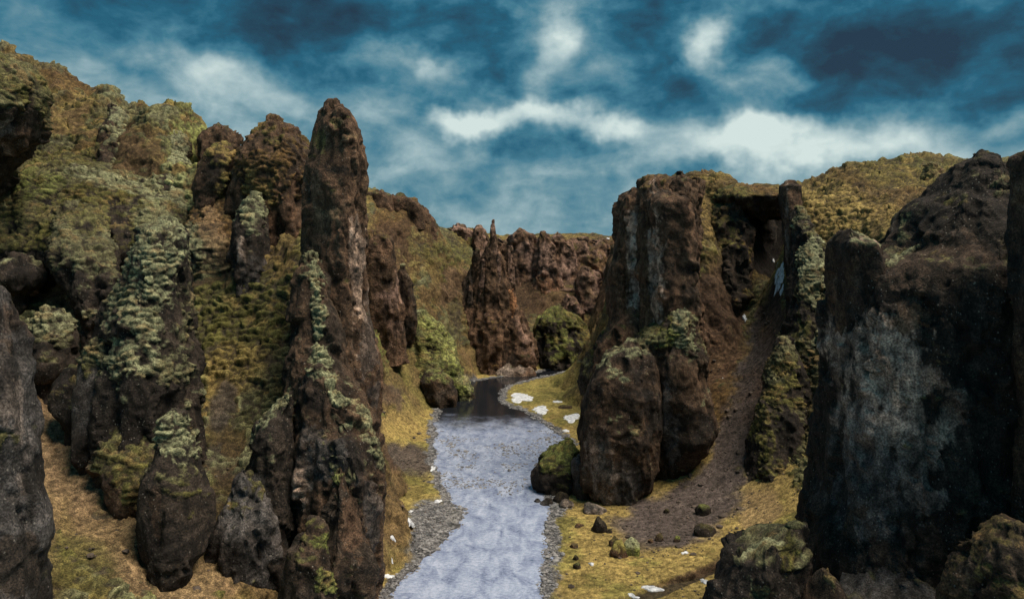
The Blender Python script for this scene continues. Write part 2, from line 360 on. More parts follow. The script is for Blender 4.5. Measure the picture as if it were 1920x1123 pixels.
TRIS = 0
def rock(name, rows, thick, res=0.32, n=2.6, lean=0.0, big=1.6, bigs=14.0, parent=None, mat=None, zmin=None, twist=0.0, **sp):
    """rows: (py, pxL, pxR, Y) top to bottom, at real distance Y; thick: depth (m) or list"""
    global TRIS
    if isinstance(thick, (int, float)): thick = [thick]*len(rows)
    zs, xc, a, yc, b = [], [], [], [], []
    for (py, l, r, Y), th in zip(rows, thick):
        x0, _, z = W(l, py, Y); x1 = W(r, py, Y)[0]
        zs.append(-z); xc.append((x0+x1)/2); a.append((x1-x0)/2); yc.append(Y); b.append(th/2)
    if name not in ('top_knob', 'river_foot', 'rock_brow', 'side_rib'):      # every rock is rooted in the ground
        gz = float(tz(xc[-1], yc[-1])[0][0])
        if -zs[-1] > gz-2.0:
            zs.append(-(gz-3.5)); xc.append(xc[-1]); a.append(a[-1]*0.95); yc.append(yc[-1]); b.append(b[-1])
            rows = list(rows)+[(HZ-(gz-3.5-H)/yc[-1]*F, 0, 0, yc[-1])]
    w_top = a[0]; b[0] = min(b[0], w_top*1.6)
    if len(b) > 2: b[1] = min(b[1], max(a[1]*1.6, b[0]*1.5))
    s = np.array(zs)
    res *= 1.19
    vv = np.linspace(s[0], s[-1], 400); pyv = pchip(vv, s, [r[0] for r in rows])
    dn = np.where(pyv > 1150, 0.12, 1.0); cu = np.concatenate([[0], np.cumsum((dn[1:]+dn[:-1])/2)])*(vv[1]-vv[0])
    nr = max(12, int(cu[-1]/res)); v = np.interp(np.linspace(0, cu[-1], nr), cu, vv)
    A, X, Yc, B = (pchip(v, s, q) for q in (a, xc, yc, b))
    # cap rings
    kc = 7; ph = np.linspace(0.04, 1, kc, endpoint=False)
    cap = min(w_top*0.6, b[0]*0.6, sp.pop('cap', 1.6))
    v = np.concatenate([s[0]-cap*np.sqrt(1-ph**2), v]); A = np.concatenate([A[0]*ph, A]); B = np.concatenate([B[0]*ph, B])
    X = np.concatenate([np.full(kc, X[0]), X]); Yc = np.concatenate([np.full(kc, Yc[0]), Yc])
    nf = max(22, int(np.mean(A+0.6*np.minimum(B, A*1.5))*2.1/res)); nb = max(8, nf//7)
    th = np.concatenate([np.linspace(-math.pi-0.35, 0.35, nf, endpoint=False), np.linspace(0.35, math.pi-0.35, nb, endpoint=False)])
    ct, st = np.cos(th), np.sin(th)
    e = 2.0/n
    ux = np.sign(ct)*np.abs(ct)**e; uy = np.sign(st)*np.abs(st)**e
    P = np.zeros((len(v), len(th), 3))
    P[...,0] = X[:,None]+A[:,None]*ux; P[...,1] = Yc[:,None]+B[:,None]*uy; P[...,2] = -v[:,None]
    prow = sp.pop('prow', 0.0)
    if prow: P[...,0] += prow*A[:,None]*(np.maximum(0, -uy)*(1-np.abs(ux)))[None,:]
    N = np.zeros_like(P); N[...,0] = ux*np.maximum(B, 0.1)[:,None]; N[...,1] = uy*np.maximum(A, 0.1)[:,None]
    N /= np.linalg.norm(N, axis=-1, keepdims=True)+1e-9
    sd_ = sp.get('seed', 0)*3.7
    Q = P.reshape(-1, 3)/np.array([bigs, bigs, bigs*1.9])+sd_
    lim = np.minimum(1, np.minimum(A, B)/5.0)[:,None]
    dsp = -0.25*big*lim+(fbm(Q, 3, 0.5).reshape(P.shape[:2])*0.8+0.5*ridged(Q*1.7+3, 2).reshape(P.shape[:2]))*big*lim
    # keep the outline: less at the sides, more on faces
    P = P+N*(dsp*(0.45+0.55*np.abs(uy)[None,:]))[...,None]
    N = loft_normals(P)
    ra = sp.pop('ra', 1.0)
    P, col, mo = shade(P, N, dict(sp, ra=ra*min(1.0, float(np.mean(A))/3.0)))
    m = mat or M_ROCK
    fc = grid_faces(len(v), len(th), True)
    nv = len(v)*len(th)
    verts = P.reshape(-1, 3); cl = col.reshape(-1, 3); ms = mo.ravel()
    TRIS += len(fc)*2
    o = mesh_obj(name, verts, fc, m, parent, cl, ms)
    return o
def loft_normals(P):
    Pw = np.concatenate([P[:,-1:], P, P[:,:1]], 1)
    du = (Pw[:,2:]-Pw[:,:-2]); dv = np.gradient(P, axis=0)
    N = np.cross(dv, du); L = np.linalg.norm(N, axis=-1, keepdims=True); N = N/(L+1e-9)
    # orient outwards
    cen = P.mean(axis=1, keepdims=True); s = np.sign(((P-cen)*N)[..., :2].sum(-1).mean())
    return N*(s if s != 0 else 1)

def empty(name, loc, label, cat, group=None):
    o = bpy.data.objects.new(name, None); C.objects.link(o); o.location = loc
    return set_tags(o, label, cat, group)
def formation(name, label, cat, base, lobes, group=None):
    """several buttresses that make one formation: parts under an Empty at its foot"""
    x, y, z = base
    t = empty(name, (x, y, z), label, cat, group)
    for lb in lobes:
        lb = dict(lb); o = rock(parent=t, **lb); o.location = (-x, -y, -z)
    return t

# ------------------------------------------------------------------ terrain
CP = [  # (px, py, Y) points of the ground seen in the picture, with real distance
 # left gully
 (-150,1123,66),(80,1123,74),(250,1110,80),(400,1123,82),(120,1000,86),(230,960,95),(150,850,108),(90,760,118),(100,700,126),(180,650,134),(90,600,140),
 (240,560,140),(90,520,148),(-60,700,110),(-60,520,140),(330,1080,86),(410,1010,93),
 # mossy wall
 (60,440,152),(200,430,156),(350,420,158),(60,330,164),(200,330,166),(330,330,166),(-40,250,168),(110,240,176),(220,240,176),(330,250,180),(200,182,186),(290,188,188),(350,215,190),
 (400,243,192),(440,275,192),(120,160,196),(60,125,192),(-60,90,190),(-300,60,200),
 (400,400,158),(400,500,148),(340,560,140),(470,560,136),(430,650,128),(520,650,126),(460,750,118),(400,870,107),(480,850,108),(480,460,150),(540,450,150),(480,350,160),(560,360,160),(540,300,168),(600,420,152),
 (650,600,142),
 # river bank left, and up behind the tower
 (700,1080,121),(715,960,149),(760,900,167),(720,850,186),(780,830,200),(715,790,205),(790,770,235),(740,740,218),(725,680,232),(770,700,250),(705,620,244),(835,745,262),
 (700,560,256),(740,520,268),(790,560,290),(845,600,300),(860,640,300),(840,560,308),(800,500,300),(860,500,325),(760,440,300),(700,400,298),(700,358,312),(760,378,318),(800,410,325),(815,428,332),
 (840,434,380),(900,440,400),(880,470,350),
 # far end
 (900,706,303),(960,700,309),(1030,692,318),(1060,640,333),(1010,600,345),(960,560,350),(1060,560,352),(1120,600,345),(960,490,372),(1060,490,374),(1000,446,392),(1080,449,400),(1140,449,400),(1140,500,372),(1200,560,350),
 (1200,640,320),(1100,650,322),
 # far bank tongue right
 (1090,690,298),(1030,712,288),(1100,725,262),(1060,760,246),(1100,780,232),(1110,760,238),
 # right flat
 (1060,1110,115),(1200,1110,115),(1320,1100,114),(1400,1060,118),(1070,960,149),(1200,1010,135),(1300,1010,133),(1380,990,135),(1150,955,150),(1250,940,151),(1330,900,155),(1400,930,146),
 (1290,870,162),(1380,800,167),(1345,740,178),(1400,700,182),(1350,640,190),(1430,620,195),(1460,560,207),(1400,570,203),(1340,560,196),(1320,480,200),(1380,480,212),(1430,505,226),(1460,515,222),
 (1438,440,254),(1440,385,256),(1438,480,250),(1455,430,250),(1320,400,208),(1390,380,214),(1330,333,221),(1385,335,224),(1440,338,238),(1490,370,200),(1560,350,214),(1540,420,192),(1560,330,240),(1620,312,240),(1740,291,238),(1800,306,232),(1640,400,186),
 (1720,350,200),(1800,340,190),(1620,460,172),(1560,520,172),(1700,470,150),(1540,650,160),(1560,800,145),(1900,330,200),(2050,330,200),(2300,330,180),
]
pts = [W(*c) for c in CP]
pts += [ # unseen ground (x, y, z)
 (-15,20,-2),(-5,50,-2),(0,80,-2),(0,100,-1),(-25,60,2),(-30,90,6),(-26,110,2),(-45,50,12),(-60,60,18),(-100,60,34),(-160,60,60),(-250,100,95),(-400,150,105),
 (20,60,3),(20,90,2),(40,60,10),(45,95,8),(60,60,20),(100,60,40),(160,80,62),(70,110,20),(90,120,45),(120,130,58),(220,120,75),(400,150,85),
 (-70,185,62),(-50,170,35),(-60,210,50),(-75,230,66),(-110,240,92),(-160,260,98),(-80,270,84),(-250,260,104),(-110,330,84),(-90,380,76),(-60,400,66),(-200,400,95),(-400,400,105),(-30,450,62),
 (25,205,3),(22,225,2),(30,220,10),(45,215,50),(50,240,72),(40,260,60),(60,300,68),(50,340,66),(120,300,76),(200,300,84),(100,400,63),(40,450,61),(120,450,62),(300,300,86),(300,450,76),(24,260,6),(32,280,20),
 (-300,600,85),(-80,600,62),(80,600,61),(300,600,66),(0,800,60),(-400,900,70),(400,900,62)]
pts = np.array(pts)
pts[:,2] = np.maximum(pts[:,2], -2)
def mq(d2): return np.sqrt(d2+16.0)
D2 = ((pts[:,None,:2]-pts[None,:,:2])**2).sum(-1)
_n = len(pts); Am = np.zeros((_n+1, _n+1)); Am[:_n,:_n] = mq(D2); Am[:_n,_n] = 1; Am[_n,:_n] = 1
Am[:_n,:_n] -= np.eye(_n)*1.5
wts = np.linalg.solve(Am, np.concatenate([pts[:,2], [0]]))
def zrbf(x, y):
    xy = np.stack([x, y], 1); out = np.empty(len(x))
    for s in range(0, len(x), 60000):
        q = xy[s:s+60000]; d2 = (q[:,0:1]-pts[None,:,0])**2+(q[:,1:2]-pts[None,:,1])**2
        out[s:s+60000] = mq(d2)@wts[:_n]+wts[_n]
    return out
def poly(pxpy, z=0.0): return np.array([G(px, py, z) for px, py in pxpy])
RIVER = np.concatenate([np.array([[-16,20],[-20,80]]), poly([(738,1110),(800,1045),(862,985),(868,960),(835,925),(820,880),(815,840),(815,795),(826,765),(852,735),(880,716),(930,708),(985,702),(1040,692),
   (1085,688),(1100,684),(1060,696),(1000,710),(955,722),(935,738),(945,758),(985,772),(1020,795),(1050,815),(1072,832),(1040,848),(1010,870),(1000,905),(1030,940),(1032,960),(1022,1010),(1018,1060),(1020,1123)]), np.array([[9,80],[14,20]])])
def sdist(x, y, pg):
    """signed distance to polygon, negative inside"""
    d2 = np.full(len(x), 1e12); ins = np.zeros(len(x), bool); n = len(pg)
    for i in range(n):
        a = pg[i]; b = pg[(i+1) % n]; e = b-a; wx_ = x-a[0]; wy_ = y-a[1]
        t = np.clip((wx_*e[0]+wy_*e[1])/(e@e+1e-9), 0, 1)
        d2 = np.minimum(d2, (wx_-t*e[0])**2+(wy_-t*e[1])**2)
        if a[1] != b[1]:
            c = ((a[1] > y) != (b[1] > y)) & (x < (b[0]-a[0])*(y-a[1])/(b[1]-a[1])+a[0]); ins ^= c
    dd = np.sqrt(d2); return np.where(ins, -dd, dd)
DITCH = poly([(1180,1118),(1215,1100),(1260,1085),(1320,1068),(1380,1052),(1420,1040)], 2.0)
def pdist(x, y, pl):
    d2 = np.full(len(x), 1e12)
    for i in range(len(pl)-1):
        a = pl[i]; e = pl[i+1]-a; wx_ = x-a[0]; wy_ = y-a[1]
        t = np.clip((wx_*e[0]+wy_*e[1])/(e@e+1e-9), 0, 1)
        d2 = np.minimum(d2, (wx_-t*e[0])**2+(wy_-t*e[1])**2)
    return np.sqrt(d2)
def tz(x, y):
    x = np.atleast_1d(np.asarray(x, float)); y = np.atleast_1d(np.asarray(y, float))
    z = zrbf(x, y)
    P3 = np.stack([x, y, np.zeros_like(x)], 1)
    nz = fbm(P3/16.0+3, 3)
    sdv = sdist(x, y, RIVER)+0.9*fbm(P3/3.2, 3)*np.clip(y/150, 0, 1)
    hi = sstep(z, 3, 25)
    z = z+nz*(0.25+2.0*hi)
    bw = hi*sstep(x, -15, -25)*sstep(y, 232, 250)*sstep(y, 350, 325); z = z+bw*(3.0*ridged(P3/np.array([14., 40., 1.])+6, 3)-1.5)
    lw = hi*sstep(x, -25, -45)*sstep(y, 130, 150)*sstep(y, 260, 230)
    z = z+lw*(3.2*ridged(P3/np.array([13., 26., 1.])+2, 2)-2.6+1.6*fbm(P3/6.0+8, 3))
    bank = np.clip(0.05+sdv*0.22, -1.2, 1e9)          # land rises gently from the water
    near = sstep(sdv, 1.0, 14.0)
    z = np.where(sdv < 0, np.maximum(sdv*0.5, -1.2), np.minimum(np.maximum(z, 0.18+0.5*near+0.12*nz), bank*(1-near)+(bank+120)*near+0.1))
    dt = pdist(x, y, DITCH); z = np.where(sdv > 4, np.maximum(z-1.8*sstep(dt, 2.4, 0.5), np.minimum(z, 0.15)), z)
    return z, sdv, dt
ZONES = [ # (px, py, Y, rx, ry, colour name, moss 0/1) soft regions of cover on the terrain, in picture pixels
]
def build_terrain():
    NR = 820
    us = np.concatenate([np.linspace(-1.5, -0.83, 16, endpoint=False), np.linspace(-0.83, 0.85, 735), np.linspace(0.87, 1.5, 16)])
    # denser rows where the ground is steep, so cliffs get as fine a mesh as flats
    yc = np.arange(30, 430, 1.5); uc = np.linspace(-1.5, 1.5, 151)
    Yc, Uc = np.meshgrid(yc, uc, indexing='ij')
    zc = tz((Uc*Yc).ravel(), Yc.ravel())[0].reshape(Yc.shape)
    pyc = HZ-(zc-H)/Yc*F
    vis = np.minimum.accumulate(pyc, axis=0) >= pyc-25
    wgt = np.abs(np.gradient(pyc, axis=0))*np.where(vis & (pyc < 1180), 1.0, 0.15)+1.1
    k7 = np.ones(9)/9
    for ax in (0, 1, 1): wgt = np.apply_along_axis(lambda a: np.convolve(np.pad(a, 4, 'edge'), k7, 'valid'), ax, wgt)
    cum = np.cumsum(wgt, axis=0); cum = (cum-cum[0])/(cum[-1]-cum[0])
    tt = np.linspace(0, 1, NR); Yr = np.stack([np.interp(tt, cum[:,j], yc) for j in range(len(uc))], 1)
    Y = np.stack([np.interp(us, uc, Yr[i]) for i in range(NR)], 0)
    ft = np.geomspace(1.0, 9000/Y[-1].max(), 41)[1:]
    Y = np.concatenate([Y, Y[-1][None]*ft[:,None]], 0); U = np.broadcast_to(us, Y.shape)
    ys = Y[:,0]
    x = (U*Y).ravel(); y = Y.ravel()
    z, sdv, dt = tz(x, np.minimum(y, 900))
    P = np.stack([x, y, z], 1).reshape(len(ys), len(us), 3)
    N = grid_normals(P); N *= np.sign(N[...,2:3]+1e-9)
    Nz = N[...,2].ravel(); Pf = P.reshape(-1, 3)
    px, py = proj(Pf)
    wn = fbm(Pf/9.0, 4); wn2 = fbm(Pf/2.2+7, 3); wn3 = fbm(Pf/28.0+2, 2)
    def mixc(c, name, m): 
        return c*(1-m[:,None])+(COL[name] if isinstance(name, str) else name)*m[:,None]
    steep = sstep(Nz+0.10*wn, 0.80, 0.50); spots = sstep(fbm(Pf/1.3+70, 4, 0.6)+0.5*wn, 0.45, 0.8); patch = sstep(fbm(Pf/5.0+80, 3, 0.6), -0.5, 0.6)
    # cover: turf low down, moss cushions on slopes, bare rock on the steepest
    c = np.broadcast_to(COL['ochre']*0.9, Pf.shape).copy()
    c = mixc(c, 'turf', sstep(wn+0.6*wn2, -0.3, 0.7)*0.9)
    c = mixc(c, 'olive', sstep(wn3*1.5+wn, 0.3, 1.1)*0.5)
    hill = sstep(z, 7, 16)
    side = sstep(x, -5, 10)
    c = mixc(c, 'rust', hill*sstep(wn+0.3*wn2, -0.4, 0.7)*0.75)
    mo = hill*sstep(wn+0.5*wn2+0.5, -0.2, 0.5)
    mcol = np.broadcast_to(COL['olive'], Pf.shape).copy()
    mcol = mixc(mcol, 'mossgrey', sstep(wn-0.4*wn3, -0.4, 0.4)*0.8); mcol = mixc(mcol, 'palemoss', sstep(fbm(Pf/6+60, 3), 0.1, 0.8)*0.6*sstep(x, -20, -50))
    mcol = mixc(mcol, 'rust', sstep(fbm(Pf/14+40, 3), -0.1, 0.7)*(0.35+0.4*side))
    R = lambda X, Y_, rx, ry, a=0: rg(px, py, X, Y_, rx, ry, a, wn, wn2)
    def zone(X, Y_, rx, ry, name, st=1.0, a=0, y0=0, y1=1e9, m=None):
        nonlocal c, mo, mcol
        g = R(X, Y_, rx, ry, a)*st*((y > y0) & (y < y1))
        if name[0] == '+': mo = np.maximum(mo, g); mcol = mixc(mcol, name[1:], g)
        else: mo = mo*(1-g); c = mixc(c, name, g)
    # left mossy wall
    zone(200,420,260,150,'+mossgrey',.8); zone(330,400,130,70,'+palemoss',.55,20); zone(370,290,60,110,'+lime',.9,15); zone(150,330,110,60,'+olive',.8)
    zone(100,450,60,30,'+green',.7); zone(230,300,90,70,'+olive',.5); zone(330,350,50,50,'+palemoss',.5); zone(250,290,60,60,'brown',.6)
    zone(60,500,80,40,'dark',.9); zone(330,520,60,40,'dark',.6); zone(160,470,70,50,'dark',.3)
    zone(180,600,90,90,'tan',.9); zone(100,540,60,30,'tan',.9); zone(230,560,30,90,'tan',.8,30)
    zone(110,700,70,70,'tan',.9); zone(150,830,110,140,'tan',.9,-20); zone(230,970,120,100,'tan',.8,0); zone(150,1060,90,60,'olive',.7,20); zone(330,1080,120,60,'tan',.8); zone(60,900,60,200,'tan',.7)
    zone(440,600,110,110,'+olive',.9); zone(450,690,70,50,'+ochre',.7); zone(560,500,70,70,'+olive',.8); zone(400,450,60,60,'tan',.55); zone(500,440,70,80,'+rust',.6)
    zone(415,760,30,60,'slate',.85); zone(420,850,60,60,'dark',.6); zone(430,960,50,90,'dark',.7); zone(390,500,60,40,'dark',.8)
    zone(130,155,60,16,'rust',.8,10)
    # bank behind tower
    zone(720,700,60,100,'+green',.6,0,190); zone(760,720,60,60,'turf',.7,30,200); zone(750,630,50,60,'+green',.8,45,220); 
    zone(770,865,70,30,'scree',.95,12,150,230); zone(730,740,24,20,'scree',.8,0,190)
    zone(760,800,60,40,'ochre',.6,0,190); zone(770,970,60,50,'ochre',.5); zone(760,910,50,30,'olive',.5)
    # back hill
    zone(760,410,70,60,'rust',.75,25,270); zone(780,480,60,50,'+ochre',.6,0,270); zone(850,540,30,50,'tan',.8,30,270); zone(840,480,60,30,'+olive',.7,0,270)
    zone(720,480,60,60,'umber',.6,0,250)
    zone(1040,520,120,90,'umber',.75,0,320); zone(960,540,60,100,'brown',.7,0,320); zone(1130,520,50,100,'umber',.6,0,320)
    # tongue
    zone(1040,720,90,50,'turf',.6,0,225,310); zone(1060,735,50,10,'olive',.8,0,225,310)
    # right
    zone(1270,960,130,60,'scree',1,-20,120,200); zone(1350,740,30,90,'rust',.8,20,150,215); zone(1368,850,52,130,'scree',1,22,130,215); zone(1422,700,42,130,'scree',1,14,130,215); zone(1448,600,28,80,'scree',1,5,130,235)
    zone(1180,975,50,20,'scree',.8,0,120,200)
    zone(1350,640,50,110,'umber',.9,15,165,220)
    zone(1370,390,90,70,'+rust',.6,0,190); zone(1350,420,60,60,'+ochre',.4,0,190)
    zone(1440,430,60,100,'black',1,0,205,285); c = np.where((R(1440,430,60,95)*(y > 205)*(y < 285) > .5)[:,None], COL['black']*0.7, c); zone(1350,560,44,80,'dark',.85,0,180,230)  # black zone paints the shade of the recess onto the ground
    zone(1620,370,150,70,'+rust',.7,-5,150); zone(1560,400,70,60,'+ochre',.7,0,150); zone(1640,410,60,40,'+ochre',.5,0,150); zone(1700,320,100,40,'+olive',.6)
    zone(1380,1090,60,40,'olive',.6,0,90,150)
    zone(1420,960,40,60,'tan',.6,0,120,165)
    # gravel along the water
    gb = sstep(sdv+0.8*wn2, 2.8, 1.6)
    gb = np.maximum(gb, R(815,1010,55,80,25)); gb = np.maximum(gb, R(1040,1000,24,90)*(y > 110)); gb = np.maximum(gb, R(985,862,55,24)*(y > 160))
    gb = gb*sstep(z, 4, 2.2)*(y < 340)
    gcol = COL['gravel'][None]*(0.75+0.4*wn2[:,None]); c = c*(1-gb[:,None])+gcol*gb[:,None]; mo *= 1-gb
    dk = sstep(dt+0.5*wn2, 2.6, 1.2)*(z < 6); c = mixc(c, 'dark', dk*0.9); mo *= 1-dk
    bed = sstep(sdv, 0.6, -0.6); c = mixc(c, 'slate', bed); mo *= 1-bed
    # steep = bare rock
    st = steep*(1-0.55*mo)*(1-gb)*(1-R(1438,430,70,105)*(y > 190)); c = mixc(c, 'umber', st*0.7); mo *= 1-0.4*steep
    far = sstep(y, 420, 520); c = mixc(c, COL['rust']*0.9, far*0.8); mo *= 1-far
    mo = np.clip(mo, 0, 1)
    # cushions / tussocks
    q = Pf+0.7*np.stack([wn2, wn, fbm(Pf/1.7+3, 2)], 1)
    cs = 1.9+0.6*sstep(y, 220, 330)
    s3 = np.stack([cs*1.9, cs*1.2, cs*0.70], 1)
    f1, f2, rid, oz = worley(q/s3, True); g1, g2, rid2, oz2 = worley(q/(s3*0.45)+9, True)
    edge = np.clip((f2-f1)*2.0, 0, 1); e2 = np.clip((g2-g1)*2.0, 0, 1)
    mo = sstep(mo*1.35-rid*0.8+0.22*wn2, 0.10, 0.38)
    sm = (1-sstep(y, 380, 460))
    disp = mo*1.1*(np.sqrt(edge)*(0.5+0.95*rid)*np.clip(1+0.9*oz, 0.3, 1.5)+0.32*np.sqrt(e2)*(0.4+rid2)*np.clip(1+0.9*oz2, 0.3, 1.5)-0.4)*sm
    crease = 1-sstep(edge*(0.5+rid)+0.12*e2+0.25*oz, 0.04, 0.44)
    mcol = mcol*(1+(rid-0.5)*0.7+(rid2-0.5)*0.5)[:,None]; soil = COL['dark']*1.5
    mcol = mcol*(1-0.85*crease[:,None])+soil*0.85*crease[:,None]
    tus = fbm(Pf/0.9+21, 3, 0.6); low = (1-mo)*(1-gb)
    disp += low*(1-bed)*(0.05+0.30*hill)*(0.4*np.sqrt(e2)*(0.3+rid2)+0.6*tus)*sm
    c = c*(1+low*(0.30*tus+0.25*(rid2-0.5)*hill))[:,None]; c = c*(1-0.26*low*spots)[:,None]*(0.90+0.22*patch)[:,None]
    c = c*(1-0.5*(hill*(1-mo)*(1-e2))[:,None]*0.8)
    rk = fbm(Pf/np.array([3.0,3.0,7.0])+5, 4, 0.55)
    st = st*(1-np.maximum.reduce([R(1365,850,44,140,22), R(1418,700,36,140,14), R(1448,590,30,90,5)])*(y > 120)*(y < 235))
    disp += st*(0.8*rk+0.5*ridged(Pf/np.array([5.,5.,16.]), 2)+1.0*facets(Pf/np.array([5.,5.,7.]), 10))*0.8*sm
    scr = np.maximum.reduce([R(1365,850,44,140,22), R(1418,700,36,140,14), R(1448,590,30,90,5)])*(y > 120)*(y < 235)
    st = st*(1-scr); disp *= 1-0.8*scr
    disp += hill*(1-scr)*0.5*facets(Pf/np.array([8.,8.,8.])+4, 8)*sm
    pebb = gb*(1-bed); disp += pebb*0.10*vnoise(Pf/0.45); c = c*(1+pebb*0.5*vnoise(Pf/0.5+3))[:,None]
    col = c*(1-mo[:,None])+mcol*mo[:,None]
    Pf = Pf+N.reshape(-1, 3)*disp[:,None]
    global TRIS
    fc = grid_faces(len(ys), len(us)); TRIS += 2*len(fc)
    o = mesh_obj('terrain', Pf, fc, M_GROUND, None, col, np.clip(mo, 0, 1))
    set_tags(o, kind='structure')
    return o
def rg(px, py, X, Y_, rx, ry, a, wn, wn2):
    dx = px-X+16*wn+8*wn2; dy = py-Y_+10*wn+6*wn2; a = math.radians(a); ca, sa = math.cos(a), math.sin(a)
    u = (dx*ca+dy*sa)/rx; v = (-dx*sa+dy*ca)/ry
    return sstep(np.sqrt(u*u+v*v), 1.15, 0.7)
build_terrain()

# ------------------------------------------------------------------ river
def water():
    me = bpy.data.meshes.new('river'); 
    xs = np.linspace(-60, 90, 60); ysl = np.linspace(10, 335, 130)
    Yg, Xg = np.meshgrid(ysl, xs, indexing='ij')
    P = np.stack([Xg, Yg, np.zeros_like(Xg)], -1)
    m = bpy.data.materials.new('river_water'); m.use_nodes = True; t = NT(m.node_tree); b = t.n['Principled BSDF']
    geo = t.add('ShaderNodeNewGeometry'); pos = geo.outputs['Position']
    sep = t.add('ShaderNodeSeparateXYZ'); t.l.new(pos, sep.inputs[0])
    nb = t.noise(pos, 0.12, 4, 0.6)
    yy = t.math('ADD', sep.outputs[1], t.math('MULTIPLY', t.math('SUBTRACT', nb.outputs[0], 0.5), 34))
    pool = t.maprange(yy, 210, 236)                               # still dark pool beyond, riffles this side
    st = t.vmath('MULTIPLY', pos, (1.0, 0.55, 1.0)).outputs[0]
    fo = t.noise(t.vmath('MULTIPLY', pos, (0.5, 1.6, 1.0)).outputs[0], 1.1, 7, 0.72, 1.2)
    fz = t.math('MULTIPLY', t.maprange(yy, 150, 172), t.maprange(yy, 214, 190)); fm = t.math('MULTIPLY', t.maprange(fo.outputs[0], 0.57, 0.66), fz)
    n1 = t.noise(st, 0.35, 6, 0.62, 0.6); n2 = t.noise(pos, 1.7, 5, 0.65, 0.4); n3 = t.noise(pos, 5.0, 4, 0.6); n4 = t.noise(t.vmath('MULTIPLY', pos, (0.7, 1.5, 1.0)).outputs[0], 1.6, 7, 0.7, 0.8)
    silt_sheen = t.ramp(t.math('ADD', t.math('MULTIPLY', n1.outputs[0], 0.55), t.math('MULTIPLY', n4.outputs[0], 0.45)),
        [(0.36, (0.11,0.14,0.23)), (0.45, (0.23,0.275,0.41)), (0.54, (0.355,0.41,0.55)), (0.68, (0.54,0.59,0.74))])  # silty blue that also carries sky sheen and ripple tones in its colour
    # stones breaking the surface in the riffle
    vo = t.add('ShaderNodeTexVoronoi'); t.l.new(t.vmath('MULTIPLY', pos, (1.0, 0.6, 1.0)).outputs[0], vo.inputs['Vector']); vo.inputs['Scale'].default_value = 0.9
    rif = t.math('MULTIPLY', t.maprange(yy, 148, 166), t.maprange(n1.outputs[0], 0.45, 0.62))
    stones = t.math('MULTIPLY', t.maprange(vo.outputs['Distance'], 0.42, 0.22), rif)
    stones = t.math('MULTIPLY', stones, t.maprange(n2.outputs[0], 0.42, 0.60))
    col = t.mix(pool, silt_sheen, (0.012, 0.014, 0.018))
    col = t.mix(t.math('MULTIPLY', stones, t.math('SUBTRACT', 1.0, pool)), col, (0.05,0.055,0.075))
    col = t.mix(fm, col, (0.80, 0.84, 0.90))
    t.l.new(col, b.inputs['Base Color'])
    t.l.new(t.maprange(pool, 0, 1, 0.16, 0.05), b.inputs['Roughness'])
    b.inputs['IOR'].default_value = 1.33
    hh = t.math('ADD', t.math('MULTIPLY', n2.outputs[0], 0.5), t.math('MULTIPLY', n3.outputs[0], 0.2))
    bp = t.add('ShaderNodeBump'); bp.inputs['Distance'].default_value = 0.3
    t.l.new(t.maprange(pool, 0, 1, 0.9, 0.12), bp.inputs['Strength'])
    t.l.new(hh, bp.inputs['Height']); t.l.new(bp.outputs[0], b.inputs['Normal'])
    o = mesh_obj('river', P.reshape(-1, 3), grid_faces(130, 60), m)
    set_tags(o, kind='structure')
water()

# ------------------------------------------------------------------ rock formations
def f(name, label, cat, rows, thick, **k):
    o = rock(name, rows, thick, **k); set_tags(o, label, cat); return o

# left foreground
f('rock_pillar', 'smooth dark grey rock pillar cut off by the left edge of the picture', 'rock pillar',
  [(520,-110,-55,62),(545,-140,-30,62),(620,-160,-14,62),(700,-170,4,62),(800,-170,22,62),(900,-170,28,62),(1000,-180,32,62),(1123,-180,46,62),(1500,-190,70,62)], 12,
  res=0.13, c0='black', c1='slate', moss=0.25, big=1.0, bigs=7, ra=0.6, seed=1, paint=[(20,760,30,50,'grey',.4),(40,850,12,60,'grey',.5),(40,1080,50,50,'dark',.9),(10,850,20,40,'+olive',.6),(30,600,30,50,'brown',.5),(60,900,14,60,'black',.6)])
f('rock_outcrop', 'blocky moss-topped outcrop on the skyline at the upper left corner', 'rock outcrop',
  [(103,-90,-6,146),(118,-120,22,145),(145,-130,50,144),(175,-130,64,142),(210,-130,64,141),(245,-130,52,141),(275,-130,34,142),(310,-130,14,146),(380,-130,-20,152)], 20,
  res=0.2, c0='dark', c1='brown', moss=1.0, m0=-0.5, m1=0.1, k0='olive', k1='mossgrey', seed=2, cs=1.7, paint=[(8,250,14,30,'-grey',.8),(62,215,14,40,'-dark',.9),(30,260,26,26,'-brown',.8)])
f('rock_buttress', 'dark rock tongue with moss-covered head between two dry grass gullies', 'rock buttress',
  [(375,120,190,158),(420,100,210,151),(480,100,216,143),(540,108,218,138),(580,130,215,136),(605,150,200,135),(640,165,190,135)], [8,12,14,12,10,8,6],
  res=0.2, c0='black', c1='dark', moss=0.9, n=1.8, prow=.1, seed=3, m0=0.2, m1=0.7, k0='mossgrey', k1='palemoss', cs=1.5, paint=[(160,430,40,60,'+mossgrey',.7),(160,400,60,30,'+olive',.6),(190,520,30,60,'+mossgrey',.6),(110,470,20,60,'+mossgrey',.6),(160,560,60,50,'-black',.8)])
f('rock_knoll', 'small dark rock knoll with grey moss cap beside the dry gully grass', 'rock',
  [(582,80,105,124),(600,65,125,124),(640,52,138,123),(670,48,138,122),(695,60,125,121),(715,75,110,121)], [5,8,10,10,8,6],
  res=0.17, c0='black', c1='dark', moss=0.95, seed=4, cs=1.3, k0='mossgrey', k1='palemoss', paint=[(95,605,45,30,'+palemoss',.9),(120,640,20,30,'+mossgrey',.5)])
